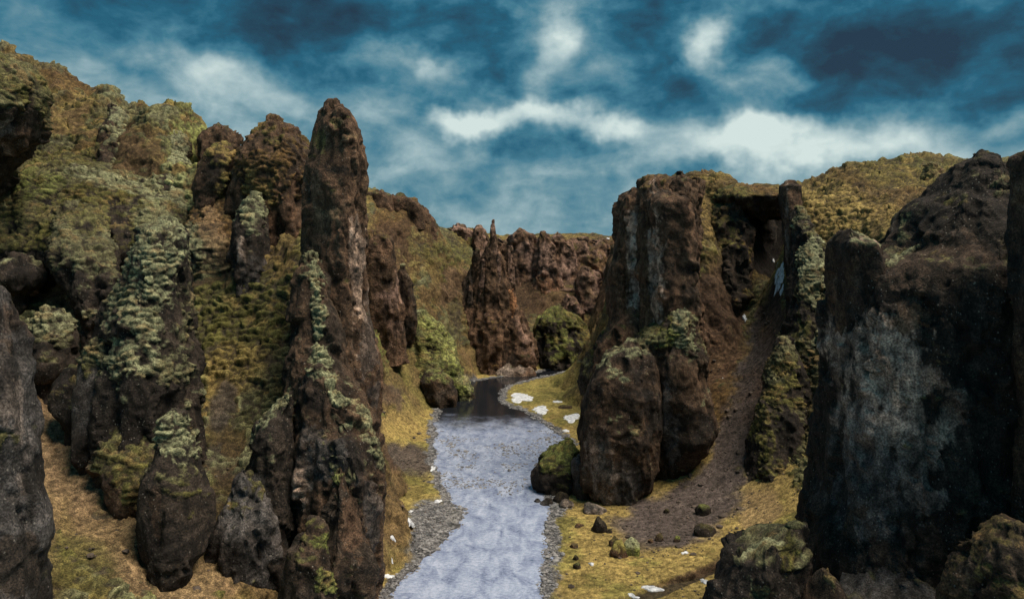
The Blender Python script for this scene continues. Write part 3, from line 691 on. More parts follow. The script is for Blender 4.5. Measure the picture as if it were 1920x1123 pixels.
formation('mossy_rock', 'large dark rock whose upper half is scaled with pale green moss cushions', 'mossy rock', (W(270,880,110)[0],110,24), [
  dict(name='summit', rows=[(418,295,328,114),(430,268,342,114),(470,252,344,113),(520,240,348,113),(580,208,352,112),(640,186,362,111),(700,168,370,110),(760,160,372,109),(820,165,374,108),(870,180,380,107),(950,190,385,106)],
   thick=[4,8,12,14,16,18,20,20,20,18,16], res=0.17, c0='black', c1='dark', moss=1.0, m0=0.1, m1=0.6, k0='mossgrey', k1='palemoss', n=1.7, prow=.3, seed=5, cs=1.35, ca=0.62, big=1.3,
   paint=[(300,500,60,90,'+palemoss',.85),(275,640,80,60,'+palemoss',.72),(330,600,30,120,'-dark',.5),(215,640,30,60,'-black',.5),(250,800,110,90,'-black',.9),(320,690,40,30,'+mossgrey',.8)]),
  dict(name='side_lobe', rows=[(640,180,215,107),(680,158,225,106),(740,150,215,105),(800,149,208,104),(850,150,200,103),(880,160,195,103),(930,165,195,103)], thick=[4,6,8,8,8,6,5], res=0.16, c0='black', c1='slate', moss=0.8, seed=6, ra=0.4, cs=1.2,
   paint=[(185,660,40,40,'+mossgrey',.9),(193,760,4,90,'grey',.7,12)]),
  dict(name='lower_lobe', rows=[(695,125,150,112),(720,108,165,111),(755,106,170,110),(785,125,165,109),(810,135,160,109)], thick=[4,6,7,6,5], res=0.17, c0='black', c1='dark', moss=0.7, seed=7)])
f('mossy_lump', 'rounded brown mossy lump squeezed between the big mossy rock and the lower dark rock', 'mossy rock',
  [(815,225,290,102),(840,208,310,101),(880,200,320,100),(920,210,320,99),(950,225,300,98),(980,235,290,98)], [6,9,11,10,8,7], res=0.16, c0='dark', c1='brown', moss=0.9, m0=0, m1=0.5, k0='olive', k1='mossgrey', seed=8, cs=1.2,ca=.5)
f('dark_boulder_tower', 'tall black egg-shaped rock with a mossy tip low in the left gully', 'rock pillar',
  [(785,312,345,93),(815,305,355,93),(850,300,364,92),(890,276,378,91),(940,262,394,90),(990,256,398,89),(1030,260,392,88),(1062,272,370,87),(1110,280,350,86)], [4,6,9,11,12,12,11,9,7],
  res=0.13, c0='black', c1='dark', moss=0.5, n=1.8, prow=-.15, seed=9, cs=1.1, ra=0.5, paint=[(330,820,36,40,'+palemoss',.95),(340,890,40,20,'+mossgrey',.6),(290,950,14,50,'brown',.4)])
wall_ribs = [
 ([(200,206,222,186),(216,196,236,183),(250,190,246,179),(300,186,262,174),(350,186,270,169)], [4,7,9,11,12], 'brown rib with a thin moss crest high on the mossy wall', dict(c0='dark', c1='brown', moss=.7, paint=[(222,225,16,30,'+palemoss',.8),(250,300,30,30,'slate',.5)])),
 ([(240,318,334,182),(262,306,346,179),(300,296,354,175),(350,290,364,169),(400,290,372,163)], [4,7,9,11,12], 'pale mossy rib climbing to the bright green slope under the skyline knob', dict(c0='dark', c1='brown', moss=1, m0=0, m1=.4, paint=[(330,310,24,60,'+palemoss',.9),(290,340,20,30,'-dark',.8)])),
 ([(298,110,150,173),(315,70,225,169),(345,20,285,165),(385,-20,335,161),(430,-60,350,157),(475,-80,345,154),(520,-80,330,154),(560,-60,300,154)], [6,10,14,17,19,19,16,12], 'broad moss-scaled shoulder crossing the middle of the left wall', dict(c0='black', c1='dark', moss=.9, m0=-.1, m1=.5, cs=1.7, n=2.2, k0='olive', k1='mossgrey', paint=[(230,345,110,16,'+palemoss',.8,14),(290,400,40,40,'+palemoss',.5),(60,340,50,26,'+green',.7),(60,500,90,26,'-black',.9),(170,500,60,30,'-black',.6),(230,440,20,50,'-dark',.6)])),
 ([(352,396,412,160),(378,374,430,157),(420,348,440,153),(470,332,446,149),(515,330,442,147),(560,340,430,145)], [4,7,9,11,11,9], 'tan grassy rib with a moss crest beside the hunched rock', dict(c0='dark', c1='umber', moss=1, m0=-.3, m1=.3, k0='rust', k1='mossgrey', paint=[(350,460,26,50,'+palemoss',.7,20),(400,440,26,60,'+tan',.7)])),
 ([(482,20,45,142),(496,-10,75,141),(520,-30,92,140),(540,-30,80,140),(555,-20,50,140)], [4,8,9,8,6], 'black overhanging ledge above the tan gully at the left edge', dict(c0='black', c1='dark', moss=.4, m0=.4, m1=.9)),
 ([(560,-50,-10,118),(580,-70,8,117),(640,-80,20,116),(700,-80,22,115),(750,-80,10,114)], [5,8,10,10,8], 'mossy dark rock behind the foreground pillar at the left edge', dict(c0='black', c1='dark', moss=.9, m0=.1, m1=.6))]
for i, (rows_, th_, lab_, kw_) in enumerate(wall_ribs):
    kw_ = dict(dict(res=0.22, k0='mossgrey', k1='palemoss', cs=1.6, seed=110+i, n=1.8, ca=.6), **kw_)
    set_tags(rock('wall_rib', rows_, th_, **kw_), lab_, 'rock rib')
# middle slope rocks
f('ridge_outcrop', 'dark outcrop with a pale mossy crest on the slope left of the tower', 'rock outcrop',
  [(365,468,492,147),(395,450,500,146),(440,436,502,144),(500,436,502,142),(540,440,505,141),(590,445,500,140)], [5,8,10,10,9,8],
  res=0.22, c0='black', c1='dark', moss=0.9, n=1.7, prow=-.2, seed=10, k0='mossgrey', k1='palemoss', paint=[(475,395,28,45,'+palemoss',.8),(450,480,8,40,'grey',.7),(470,520,30,40,'slate',.6)])
f('hunched_rock', 'hunched brown rock with mossy back below the skyline knob', 'rock',
  [(280,400,438,160),(300,385,446,159),(340,370,440,158),(370,368,420,157),(400,372,405,156)], [6,9,9,7,6],
  res=0.25, c0='dark', c1='brown', moss=0.9, seed=11, k0='olive', k1='ochre', paint=[(420,330,22,50,'+ochre',.6)])
f('skyline_knob', 'round dark brown knob on the skyline above the mossy wall', 'rock',
  [(238,400,425,184),(246,386,442,184),(262,380,448,183),(280,378,446,182),(310,380,440,181)], [5,8,10,10,9], res=0.3, c0='brown', c1='umber', moss=0.2, seed=12)
f('shoulder_peak', 'broad brown shoulder peak rising on the skyline just left of the tower', 'rock peak',
  [(230,500,528,162),(240,482,548,161),(262,462,572,160),(290,448,590,159),(330,440,600,158),(400,430,610,157),(460,430,610,157)], [6,10,14,16,18,18,18],
  res=0.24, c0='brown', c1='umber', moss=0.55, m0=0.3, m1=0.8, k0='olive', k1='rust', n=1.8, prow=.2, seed=13, paint=[(510,330,60,60,'+rust',.8),(510,250,30,20,'+olive',.7),(480,370,40,40,'+ochre',.6),(560,320,30,60,'dark',.7)])
# the tower
formation('rock_tower', 'tallest rock tower, brown with a round head, standing against the sky left of the river', 'rock tower', (W(640,780,128)[0],128,25), [
  dict(name='shaft', rows=[(203,606,648,128),(212,597,660,128),(228,590,668,128),(255,586,676,128),(300,583,688,128),(340,580,692,128),(400,576,690,128),(480,572,688,128),(560,566,688,128),(620,558,697,128),(670,548,712,127),(730,540,716,127),(775,535,712,126),(900,530,690,126)],
   thick=[4,7,9,10,11,12,13,14,15,16,17,18,18,18], res=0.17, c0='brown', c1='umber', moss=0.3, n=1.8, prow=.5, seed=14, big=1.5, bigs=9, ra=0.75,
   paint=[(668,510,14,110,'pale',.6),(640,560,20,60,'brown',.6),(630,320,30,10,'black',.8),(625,345,40,25,'umber',.6),(690,640,20,80,'slate',.5),(635,230,14,14,'+olive',.6),(655,262,14,10,'tan',.6),(600,270,8,20,'olive',.6),(620,400,26,10,'tan',.3)]),
  dict(name='crest_ridge', rows=[(478,572,596,121),(510,562,612,120),(560,556,618,119),(620,548,630,117),(680,540,640,114),(740,530,660,112),(850,520,660,110)], thick=[5,7,9,10,12,12,12],
   res=0.16, c0='dark', c1='brown', moss=0.5, m0=0.35, m1=0.8, k0='mossgrey', k1='palemoss', seed=15, cs=1.2, ca=0.9, paint=[(594,560,12,80,'+palemoss',1.0),(593,665,17,34,'+palemoss',1.0),(560,600,16,110,'brown',.8)])])
formation('rock_fin', 'massive near-black rock fin in front of the tower, its ridge lined with pale moss', 'rock fin', (W(600,1123,104)[0],104,2), [
  dict(name='main_fin', rows=[(690,580,606,107),(706,566,630,107),(740,556,662,106),(775,552,690,106),(815,549,710,105),(850,547,723,105),(880,545,729,104),(910,545,727,104),(960,545,718,103),(1020,545,710,103),(1123,543,704,103),(1500,530,716,103)],
   thick=[3,5,8,11,13,15,16,16,17,18,20,22], res=0.15, c0='black', c1='brown', moss=0.45, m0=0.6, m1=0.95, k0='mossgrey', k1='palemoss', seed=16, cs=0.95, ca=0.5, bigs=9, n=1.8, prow=.35,
   paint=[(640,745,11,64,'+palemoss',1,-42),(690,810,12,50,'+palemoss',.8,-28),(712,860,6,30,'+mossgrey',.7,-20),(600,700,40,12,'+palemoss',.7),(565,900,12,40,'pale',.6),(600,850,40,50,'slate',.6),(640,880,20,70,'+olive',.4,-30),(700,1000,16,120,'slate',.5)]),
  dict(name='left_lobe', rows=[(733,540,552,104),(755,515,553,104),(790,486,553,103),(840,464,554,103),(900,440,556,102),(960,425,558,101),(1040,414,560,100),(1123,406,560,100),(1500,395,570,100)],
   thick=[3,5,8,10,12,14,15,16,18], res=0.15, c0='black', c1='dark', moss=0.5, m0=0.55, m1=0.9, k0='mossgrey', k1='palemoss', n=1.7, prow=.4, seed=17, cs=0.9, ca=0.4, bigs=9,
   paint=[(508,770,9,52,'+palemoss',1.0,48),(470,950,40,60,'slate',.6)]),
  dict(name='front_lobe', rows=[(876,450,462,97),(905,436,486,97),(950,424,505,96),(1020,414,515,95),(1123,404,522,95),(1500,395,530,95)], thick=[2,5,8,10,11,12], res=0.14, c0='black', c1='slate', moss=0.5, m0=0.5, m1=0.9, k0='olive', k1='mossgrey', n=1.7, prow=.1, seed=18, cs=0.8, ca=0.35,bigs=8),
  dict(name='river_peak', rows=[(872,634,646,98),(895,624,660,98),(930,614,678,97),(980,604,688,97),(1050,592,696,96),(1123,580,700,96),(1500,570,705,96)], thick=[2,4,7,9,10,11,13], res=0.14, c0='dark', c1='brown', moss=0.5, m0=0.5, m1=0.9, k0='olive', k1='mossgrey', n=1.6, prow=.1, seed=19, cs=0.8, ca=0.35,bigs=8,
   paint=[(625,890,22,12,'+lime',.8),(655,960,22,60,'umber',.7),(670,900,8,40,'+mossgrey',.7,-25)]),
  dict(name='front_peak', rows=[(984,568,588,91),(1000,556,602,91),(1040,544,612,90),(1090,534,622,90),(1123,528,628,90),(1500,520,640,90)], thick=[3,5,7,9,10,12], res=0.13, c0='dark', c1='brown', moss=0.5, m0=0.4, m1=0.85, k0='olive', k1='mossgrey', n=1.6, prow=-.1, seed=20, cs=0.8, ca=0.35,bigs=7,
   paint=[(610,1015,26,14,'+green',.9),(610,1085,30,22,'+green',.9,-20),(640,1100,14,30,'+green',.6)])])
f('river_boulder', 'large dark boulder at the foot of the rock fin beside the gravel', 'boulder',
  [(1050,695,716,119),(1065,690,724,119),(1085,690,722,118),(1105,690,715,118)], [3,5,5,4], res=0.15, c0='black', c1='dark', moss=0.1, seed=21)
# behind the tower
formation('bank_cliff', 'short cliff with a pinkish fluted face right behind the tower', 'cliff', (W(720,620,245)[0],245,28), [
  dict(name='cliff_face', rows=[(436,690,712,248),(446,680,735,247),(480,672,742,246),(530,668,748,245),(580,668,754,244),(620,665,760,243),(680,660,765,242)], thick=[8,12,14,16,16,16,16], res=0.4, c0='brown', c1='umber', moss=0.5, k0='olive', k1='rust', seed=22, mat=M_FAR,
   paint=[(735,560,26,50,'pink',.9),(710,590,30,30,'umber',.6)]),
  dict(name='side_rib', rows=[(500,748,760,256),(530,742,770,256),(570,740,780,256),(610,740,780,257),(650,742,775,259)], thick=[5,8,9,9,9], res=0.4, c0='dark', c1='brown', moss=0.9, k0='mossgrey', k1='palemoss', seed=23, mat=M_FAR)])
f('green_slab', 'bright green mossy slab slanting down to the dark river bend', 'mossy rock',
  [(588,775,798,268),(610,755,826,267),(650,745,852,265),(690,755,868,262),(720,775,884,260),(740,800,890,259),(770,810,890,258)], [6,10,14,16,16,14,12], res=0.36, c0='dark', c1='brown', moss=1.0, m0=-0.3, m1=0.3, k0='green', k1='palemoss', seed=24, mat=M_FAR, cs=1.6, ca=.35, ra=1.6,
  paint=[(820,640,24,60,'+lime',.9,-38),(770,660,40,40,'+olive',.7),(840,700,30,30,'+green',.8),(800,700,40,26,'brown',.5)])
f('bank_rock', 'low mossy rock at the bend below the green slab', 'rock',
  [(700,800,830,250),(715,790,848,249),(740,795,856,248),(765,810,852,247)], [6,9,9,7], res=0.36, c0='dark', c1='brown', moss=0.8, k0='green', k1='mossgrey', seed=25, mat=M_FAR)
for i, (rows, lab) in enumerate([
  ([(359,702,718,312),(366,696,732,311),(385,694,738,310),(410,694,740,310)], 'small block nearest the tower on the brown hill skyline'),
  ([(368,742,760,318),(376,736,778,317),(395,734,790,316),(430,734,800,316)], 'flat brown block in the middle of the brown hill skyline'),
  ([(388,782,794,324),(400,776,806,323),(425,774,816,322),(450,776,820,322)], 'jagged block at the right end of the brown hill skyline')]):
    set_tags(rock('hill_rock', rows, 12, res=0.5, c0='brown', c1='umber', moss=0.3, seed=30+i, mat=M_FAR), lab, 'rock', 'blocks along the brown hill skyline')
# centre
def column(name, top, cx_, wt, wb, Yt, Yb, base=715, **k):
    """tapering fluted column: top/base picture rows, widths in picture px"""
    rs_ = [(top+(base+25-top)*q, cx_[0]+(cx_[1]-cx_[0])*q-(wt+(wb-wt)*q**0.8)/2, cx_[0]+(cx_[1]-cx_[0])*q+(wt+(wb-wt)*q**0.8)/2, Yt+(Yb-Yt)*q) for q in (0, .05, .15, .35, .6, .85, 1)]
    th = [(r[2]-r[1])/F*r[3]*0.9 for r in rs_]
    return dict(name=name, rows=rs_, thick=th, res=k.pop('res', 0.4), mat=M_FAR, ra=k.pop('ra', 0.9), big=k.pop('big', 1.4), bigs=7, n=2.3, **k)
formation('pyramid_peak', 'pyramid-shaped reddish peak with a needle tip where the river turns', 'rock peak', (W(925,700,312)[0],312,0), [
  dict(name='core', rows=[(455,912,940,322),(480,902,944,321),(520,888,952,320),(580,872,966,318),(640,856,985,316),(700,850,1000,314),(735,850,1000,314)], thick=[5,9,13,18,22,24,24], res=0.42, n=2.0, c0='brown', c1='umber', moss=0.4, k0='olive', k1='rust', seed=40, mat=M_FAR, ra=1.2, big=2.0, bigs=9,
   paint=[(900,600,30,60,'umber',.6)]),
  column('needle', 412, (925,924), 5, 52, 320, 314, c0='brown', c1='pink', moss=0.1, seed=43, big=.7, ra=.55, paint=[(935,520,8,70,'pink',.8),(920,600,8,80,'pink',.7)]),
  column('pillar', 488, (906,900), 6, 34, 316, 310, c0='brown', c1='umber', moss=0.1, seed=44, paint=[(900,540,16,60,'pink',.7)]),
  column('pillar', 474, (937,936), 5, 26, 317, 309, c0='umber', c1='pink', moss=0.1, seed=45, paint=[(934,580,10,90,'pink',.8)]),
  column('pillar', 470, (896,884), 9, 34, 322, 316, c0='dark', c1='umber', moss=0.4, seed=144),
  column('pillar', 462, (956,962), 10, 34, 324, 318, c0='brown', c1='umber', moss=0.3, seed=145, paint=[(962,500,8,40,'pink',.7)]),
  column('pillar', 530, (882,876), 9, 30, 315, 309, c0='dark', c1='umber', moss=0.3, seed=46),
  column('pillar', 590, (913,912), 8, 26, 309, 306, c0='umber', c1='pink', moss=0.1, seed=47, paint=[(910,640,8,60,'pink',.8)]),
  column('pillar', 545, (958,985), 10, 44, 316, 309, c0='umber', c1='orange', moss=0.1, seed=48, paint=[(958,575,16,50,'orange',1,-20)]),
  column('pillar', 600, (945,955), 10, 44, 312, 307, c0='dark', c1='umber', moss=0.2, seed=49),
  dict(name='left_shoulder', rows=[(500,882,894,324),(540,866,905,321),(590,848,908,319),(640,838,910,317),(680,850,905,315),(720,860,900,313)], thick=[5,10,14,16,14,12], res=0.42, c0='dark', c1='brown', moss=0.8, k0='olive', k1='mossgrey', seed=41, mat=M_FAR, paint=[(850,590,20,40,'+mossgrey',.6)]),
  dict(name='right_shoulder', rows=[(560,955,968,318),(600,945,985,316),(640,940,1003,314),(675,935,1010,312),(705,935,1005,311),(740,940,1000,310)], thick=[5,11,14,15,14,12], res=0.4, n=2.2, c0='brown', c1='umber', moss=0.2, seed=42, mat=M_FAR,
   paint=[(985,640,10,40,'pink',.6,-25),(950,680,40,20,'dark',.6)])])
f('far_cliff', 'continuous ribbed reddish cliff closing the canyon behind the spires', 'cliff',
  [(452,935,1150,384),(462,930,1160,383),(500,925,1165,380),(560,920,1170,374),(640,915,1175,366),(710,910,1180,360)], [18,24,30,34,36,36], n=5, cap=0.8, res=0.5, c0='umber', c1='pink', moss=0.5, k0='olive', k1='rust', seed=65, mat=M_FAR, ra=1.8, rs=1.5, big=3.5, bigs=9,
  paint=[(985,500,14,50,'pink',.5),(1085,540,20,60,'pink',.5),(1040,600,20,40,'umber',.6),(1120,500,40,20,'rust',.6)])
f('far_shoulder', 'brown crag wall between the hill skyline and the needle peak', 'cliff',
  [(432,820,905,378),(440,812,915,376),(480,806,925,372),(540,806,930,366),(620,806,930,360)], [14,20,24,26,26], n=4, cap=0.8, res=0.5, c0='dark', c1='umber', moss=0.8, m0=.1, m1=.6, k0='olive', k1='rust', seed=66, mat=M_FAR, ra=1.6, rs=1.5, big=3.0, bigs=9)
spires = [
  ([(423,852,862,372),(432,846,880,371),(450,842,890,370),(490,838,900,368),(540,838,905,366)], 12, 'dark flat-topped crag on the skyline left of the needle peak', []),
  ([(428,893,900,365),(440,886,908,364),(470,880,915,362),(520,878,918,360)], 10, 'stubby crag leaning against the left side of the needle peak', []),
  ([(434,968,984,372),(442,962,998,371),(480,955,1006,369),(540,950,1010,366),(600,948,1010,362)], 14, 'slanting slab crag on the skyline right of the needle peak', [(985,470,8,30,'pink',.7,-15)]),
  ([(437,1012,1022,368),(448,1008,1030,367),(490,1002,1045,365),(550,996,1056,362),(620,990,1070,358)], 16, 'blunt spire with an orange face in the far canyon wall', [(1022,550,20,45,'orange',.95),(1020,480,14,40,'pink',.7),(1045,560,10,40,'orange',.7)]),
  ([(446,1040,1062,374),(456,1034,1070,373),(500,1030,1080,371),(560,1028,1086,368),(620,1026,1090,364)], 16, 'square brown crag standing right of the blunt spire', [(1062,500,12,30,'pink',.7),(1055,560,10,30,'orange',.6)]),
  ([(505,1090,1110,360),(525,1080,1122,359),(570,1076,1130,357),(630,1070,1138,354)], 14, 'layered brown buttress low in the far wall beside the headland', [(1105,540,14,20,'tan',.5),(1115,590,16,20,'pink',.5)]),
  ([(490,1142,1160,356),(520,1132,1165,355),(570,1126,1170,353),(640,1122,1180,350)], 14, 'pale pinkish rib of the far wall half hidden by the headland', [(1140,580,12,50,'pink',.9)]),
  ([(560,1064,1080,348),(590,1056,1095,347),(630,1050,1105,345),(680,1045,1110,343)], 10, 'dark low rib at the foot of the far wall above the mossy mound', [])]
for i, (rows, th, lab, pt) in enumerate(spires):
    set_tags(rock('canyon_crag', rows, th, res=0.45, n=3, c0='umber', c1='pink', moss=0.35, k0='olive', k1='rust', seed=50+i, mat=M_FAR, ra=1.2, rs=1.1, big=2.0, bigs=8, paint=pt+[(1045,520,60,40,'pink',.35)]), lab, 'crag', 'crags of the far canyon wall')
f('mossy_mound', 'rounded dark mound capped with olive moss at the far bend', 'mossy rock',
  [(582,1025,1062,330),(596,1010,1085,329),(620,1000,1104,328),(650,998,1114,326),(675,1005,1116,324),(700,1010,1112,323)], [8,14,18,20,20,18], res=0.4, c0='black', c1='dark', moss=1.0, m0=0.1, m1=0.6, k0='olive', k1='green', seed=60, mat=M_FAR, cs=1.6, ca=.35, ra=1.6, n=2.0)
f('flat_ledge', 'flat grey-brown ledge at the water by the foot of the pyramid peak', 'rock ledge',
  [(684,945,985,306),(692,930,1000,305),(704,925,1005,304)], [6,9,9], res=0.4, c0='umber', c1='grey', moss=0.1, seed=61, mat=M_FAR, big=.5, ra=.5)

# right headland
formation('headland', 'tall flat-topped headland with fluted columns right of the river', 'cliff', (W(1220,940,165)[0],165,1), [
  dict(name='left_column', rows=[(356,1172,1222,184),(366,1162,1222,184),(384,1156,1220,184),(430,1154,1216,183),(520,1150,1212,182),(590,1142,1210,180),(630,1130,1212,178),(690,1110,1215,175),(760,1098,1215,172),(900,1100,1215,170)], thick=[6,10,13,14,15,16,17,18,18,18], n=3.4, cap=0.8, res=0.25, c0='brown', c1='umber', moss=0.3, seed=70, ra=0.8, bigs=9, big=1.8,
   paint=[(1190,490,16,110,'pale',.9),(1166,520,10,80,'brown',.6),(1150,640,40,40,'umber',.5),(1185,370,30,20,'umber',.6)]),
  dict(name='main_block', rows=[(338,1206,1306,182),(346,1200,1308,182),(360,1196,1308,181),(440,1196,1308,180),(560,1194,1310,179),(680,1190,1322,177),(900,1190,1320,174)], thick=[12,15,17,19,20,22,22], n=4.0, cap=0.8, res=0.26, c0='brown', c1='umber', moss=0.5, m0=.4,m1=.8, k0='olive', k1='rust', seed=71, ra=0.9, bigs=9, big=2.0,
   paint=[(1227,490,11,120,'pale',.8),(1240,600,14,40,'grey',.4)]),
  dict(name='top_knob', rows=[(324,1268,1282,178),(332,1258,1292,178),(350,1250,1302,177),(390,1245,1304,176),(450,1245,1304,176)], thick=[4,7,10,12,12], n=2.8, res=0.24, c0='brown', c1='umber', moss=0.4, seed=72),
  dict(name='front_column', rows=[(370,1222,1270,170),(385,1214,1296,170),(440,1226,1302,170),(560,1226,1304,169),(640,1230,1310,168),(800,1235,1315,168)], thick=[7,9,10,11,12,12], n=3.0, res=0.24, c0='dark', c1='umber', moss=0.25, seed=73, ra=0.9, bigs=8, big=1.6, paint=[(1232,530,12,100,'pale',.85),(1270,430,30,60,'umber',.5),(1290,560,20,60,'brown',.5)]),
  dict(name='mossy_saddle', rows=[(574,1264,1280,166),(592,1246,1298,166),(620,1210,1308,166),(650,1180,1316,166),(690,1150,1322,166),(800,1150,1320,166)], thick=[4,8,12,14,16,16], res=0.22, c0='dark', c1='brown', moss=0.9, m0=0.2, m1=0.6, k0='olive', k1='mossgrey', seed=74, cs=1.3,
   paint=[(1275,620,22,50,'+palemoss',.9),(1235,630,30,20,'+green',.9,-20),(1200,640,40,12,'+mossgrey',.8,-30)]),
  dict(name='lower_left_lobe', rows=[(645,1165,1205,162),(668,1138,1222,162),(710,1110,1230,161),(760,1094,1234,161),(810,1086,1236,160),(860,1084,1233,160),(905,1094,1224,159),(935,1112,1204,158),(975,1125,1190,158)], thick=[5,10,14,17,18,18,16,13,10], n=2.3, res=0.2, c0='black', c1='brown', moss=0.7, m0=0.4, m1=0.85, k0='mossgrey', k1='palemoss', prow=.15, seed=75, ra=0.6, bigs=8, cs=1.1,ca=.5,
   paint=[(1130,870,26,60,'grey',.5),(1170,900,30,30,'slate',.6),(1140,780,40,60,'brown',.5),(1190,800,30,80,'black',.5)]),
  dict(name='lower_right_lobe', rows=[(636,1262,1296,163),(660,1240,1308,163),(700,1228,1318,163),(750,1226,1330,163),(800,1228,1338,163),(835,1232,1324,163),(865,1240,1296,163),(900,1245,1280,163)], thick=[5,9,12,13,14,12,10,8], n=2.4, res=0.2, c0='black', c1='brown', moss=0.7, m0=0.4, m1=0.85, k0='mossgrey', k1='palemoss', seed=76, ra=0.5, bigs=8, cs=1.1,ca=.5,
   paint=[(1250,790,14,70,'slate',.8),(1290,720,30,40,'brown',.6)]),
  dict(name='river_foot', rows=[(630,1128,1150,186),(655,1112,1160,184),(690,1094,1160,182),(715,1088,1150,181),(740,1095,1140,180)], thick=[5,9,11,11,9], res=0.28, c0='black', c1='dark', moss=0.6, seed=77)])
f('riverside_rock', 'dark mossy-backed rock jutting into the river from the headland foot', 'mossy rock',
  [(828,1052,1078,170),(842,1032,1088,169),(862,1010,1094,168),(888,1002,1096,167),(912,1012,1092,166),(935,1025,1085,166)], [5,9,11,12,11,9], res=0.2, c0='black', c1='dark', moss=1.0, m0=0.25, m1=0.7, k0='olive', k1='green', seed=78, cs=1.1,ca=.5)
f('foot_rock', 'upright grey block leaning on the river side of the headland', 'rock',
  [(856,1080,1098,160),(868,1072,1108,160),(890,1070,1110,160),(925,1074,1106,159),(950,1078,1104,159)], [3,5,6,6,5], res=0.18, c0='dark', c1='slate', moss=0.2, seed=79)
# right side
f('rock_brow', 'rusty mossy brow hanging over the dark recess above the scree', 'rock ledge',
  [(352,1350,1462,222),(360,1335,1474,221),(374,1330,1478,220),(388,1345,1478,220),(402,1372,1474,221),(412,1390,1466,222)], [18,28,32,30,26,20], n=2.6, cap=0.5, res=0.26, c0='dark', c1='brown', moss=1, m0=-.6, m1=.1, k0='rust', k1='olive', seed=84, ca=.5, cs=1.7, big=1.5, bigs=8)
f('rock_wall', 'rock added at the back of the recess above the scree, black for its shade', 'rock wall',
  [(372,1405,1470,238),(400,1388,1486,237),(440,1382,1492,235),(490,1385,1492,233),(515,1400,1490,233)], [8,12,14,14,12], n=3, cap=0.5, res=0.3, c0='black', c1='black', moss=.1, m0=.8, m1=1, seed=86, big=1.2, bigs=8, ra=.8)  # wall added in plain black so the hollow looks shaded
f('rock_wall', 'dark brown rock face left of the recess above the scree', 'rock wall',
  [(392,1330,1396,216),(430,1325,1410,214),(480,1318,1410,212),(540,1310,1400,209),(600,1305,1385,206),(660,1305,1372,204)], [14,18,20,20,18,16], n=2.2, res=0.26, c0='dark', c1='brown', moss=.8, m0=-.1, m1=.6, k0='rust', k1='olive', seed=85, big=2.0, bigs=8, cs=1.7, ca=.4,
  paint=[(1370,540,40,70,'-dark',.8),(1400,440,14,50,'-black',.8)])
f('thin_column', 'narrow dark rock column between the cave and the pale moss ridge', 'rock column',
  [(343,1472,1494,196),(350,1463,1502,196),(380,1463,1500,195),(420,1472,1500,194),(520,1475,1502,192),(600,1474,1505,190),(680,1468,1515,186),(800,1450,1525,180)], [4,7,7,8,9,10,11,12], n=3.2, res=0.24, c0='dark', c1='umber', moss=0.2, seed=80, ra=0.4, big=0.6,
  paint=[(1476,440,4,110,'grey',.7),(1485,370,20,20,'umber',.7),(1488,560,14,120,'black',.7)])
formation('moss_ridge', 'steep dark ridge crested with pale green moss cushions right of the scree', 'mossy rock', (W(1480,960,155)[0],155,8), [
  dict(name='upper_ridge', rows=[(392,1490,1506,190),(430,1488,1520,186),(470,1488,1542,182),(520,1488,1554,178),(600,1484,1562,173),(700,1464,1568,167),(780,1440,1572,162),(900,1420,1580,156),(1000,1420,1590,152)], thick=[4,7,10,12,14,16,18,20,20], n=2.2, res=0.22, c0='black', c1='dark', moss=1.0, m0=0.3, m1=0.75, k0='olive', k1='mossgrey', seed=81, cs=1.3, ca=.6,
   paint=[(1515,480,26,60,'+palemoss',1),(1530,545,20,30,'+palemoss',.8),(1500,640,20,60,'olive',.6),(1475,690,14,60,'+palemoss',.8,15),(1535,700,14,90,'+palemoss',.8,4),(1500,720,20,60,'+olive',.8),(1520,810,16,50,'+mossgrey',.8,10)]),
  dict(name='lower_ridge', rows=[(640,1462,1485,163),(680,1446,1500,161),(740,1428,1515,158),(800,1414,1525,155),(860,1404,1535,152),(920,1398,1545,150),(970,1396,1550,148),(1040,1396,1555,146)], thick=[4,8,11,13,14,15,15,15], n=2.2, res=0.2, c0='black', c1='dark', moss=0.9, m0=0.3, m1=0.75, k0='olive', k1='mossgrey', seed=82, cs=1.1, ca=.5,
   paint=[(1455,690,20,40,'+mossgrey',.9,20),(1430,830,20,70,'+olive',.7,10),(1460,900,40,50,'+olive',.5),(1500,850,16,60,'+mossgrey',.8,10)])])
f('hill_fin', 'small rusty fin poking from the mossy hill skyline left of the great dark cliff', 'rock fin',
  [(312,1738,1758,200),(325,1732,1768,199),(350,1725,1775,197),(380,1722,1780,195),(420,1720,1785,193)], [4,7,9,10,10], res=0.3, c0='brown', c1='umber', moss=0.9, m0=0,m1=.5,k0='ochre', k1='mossgrey', seed=83, cs=1.3)
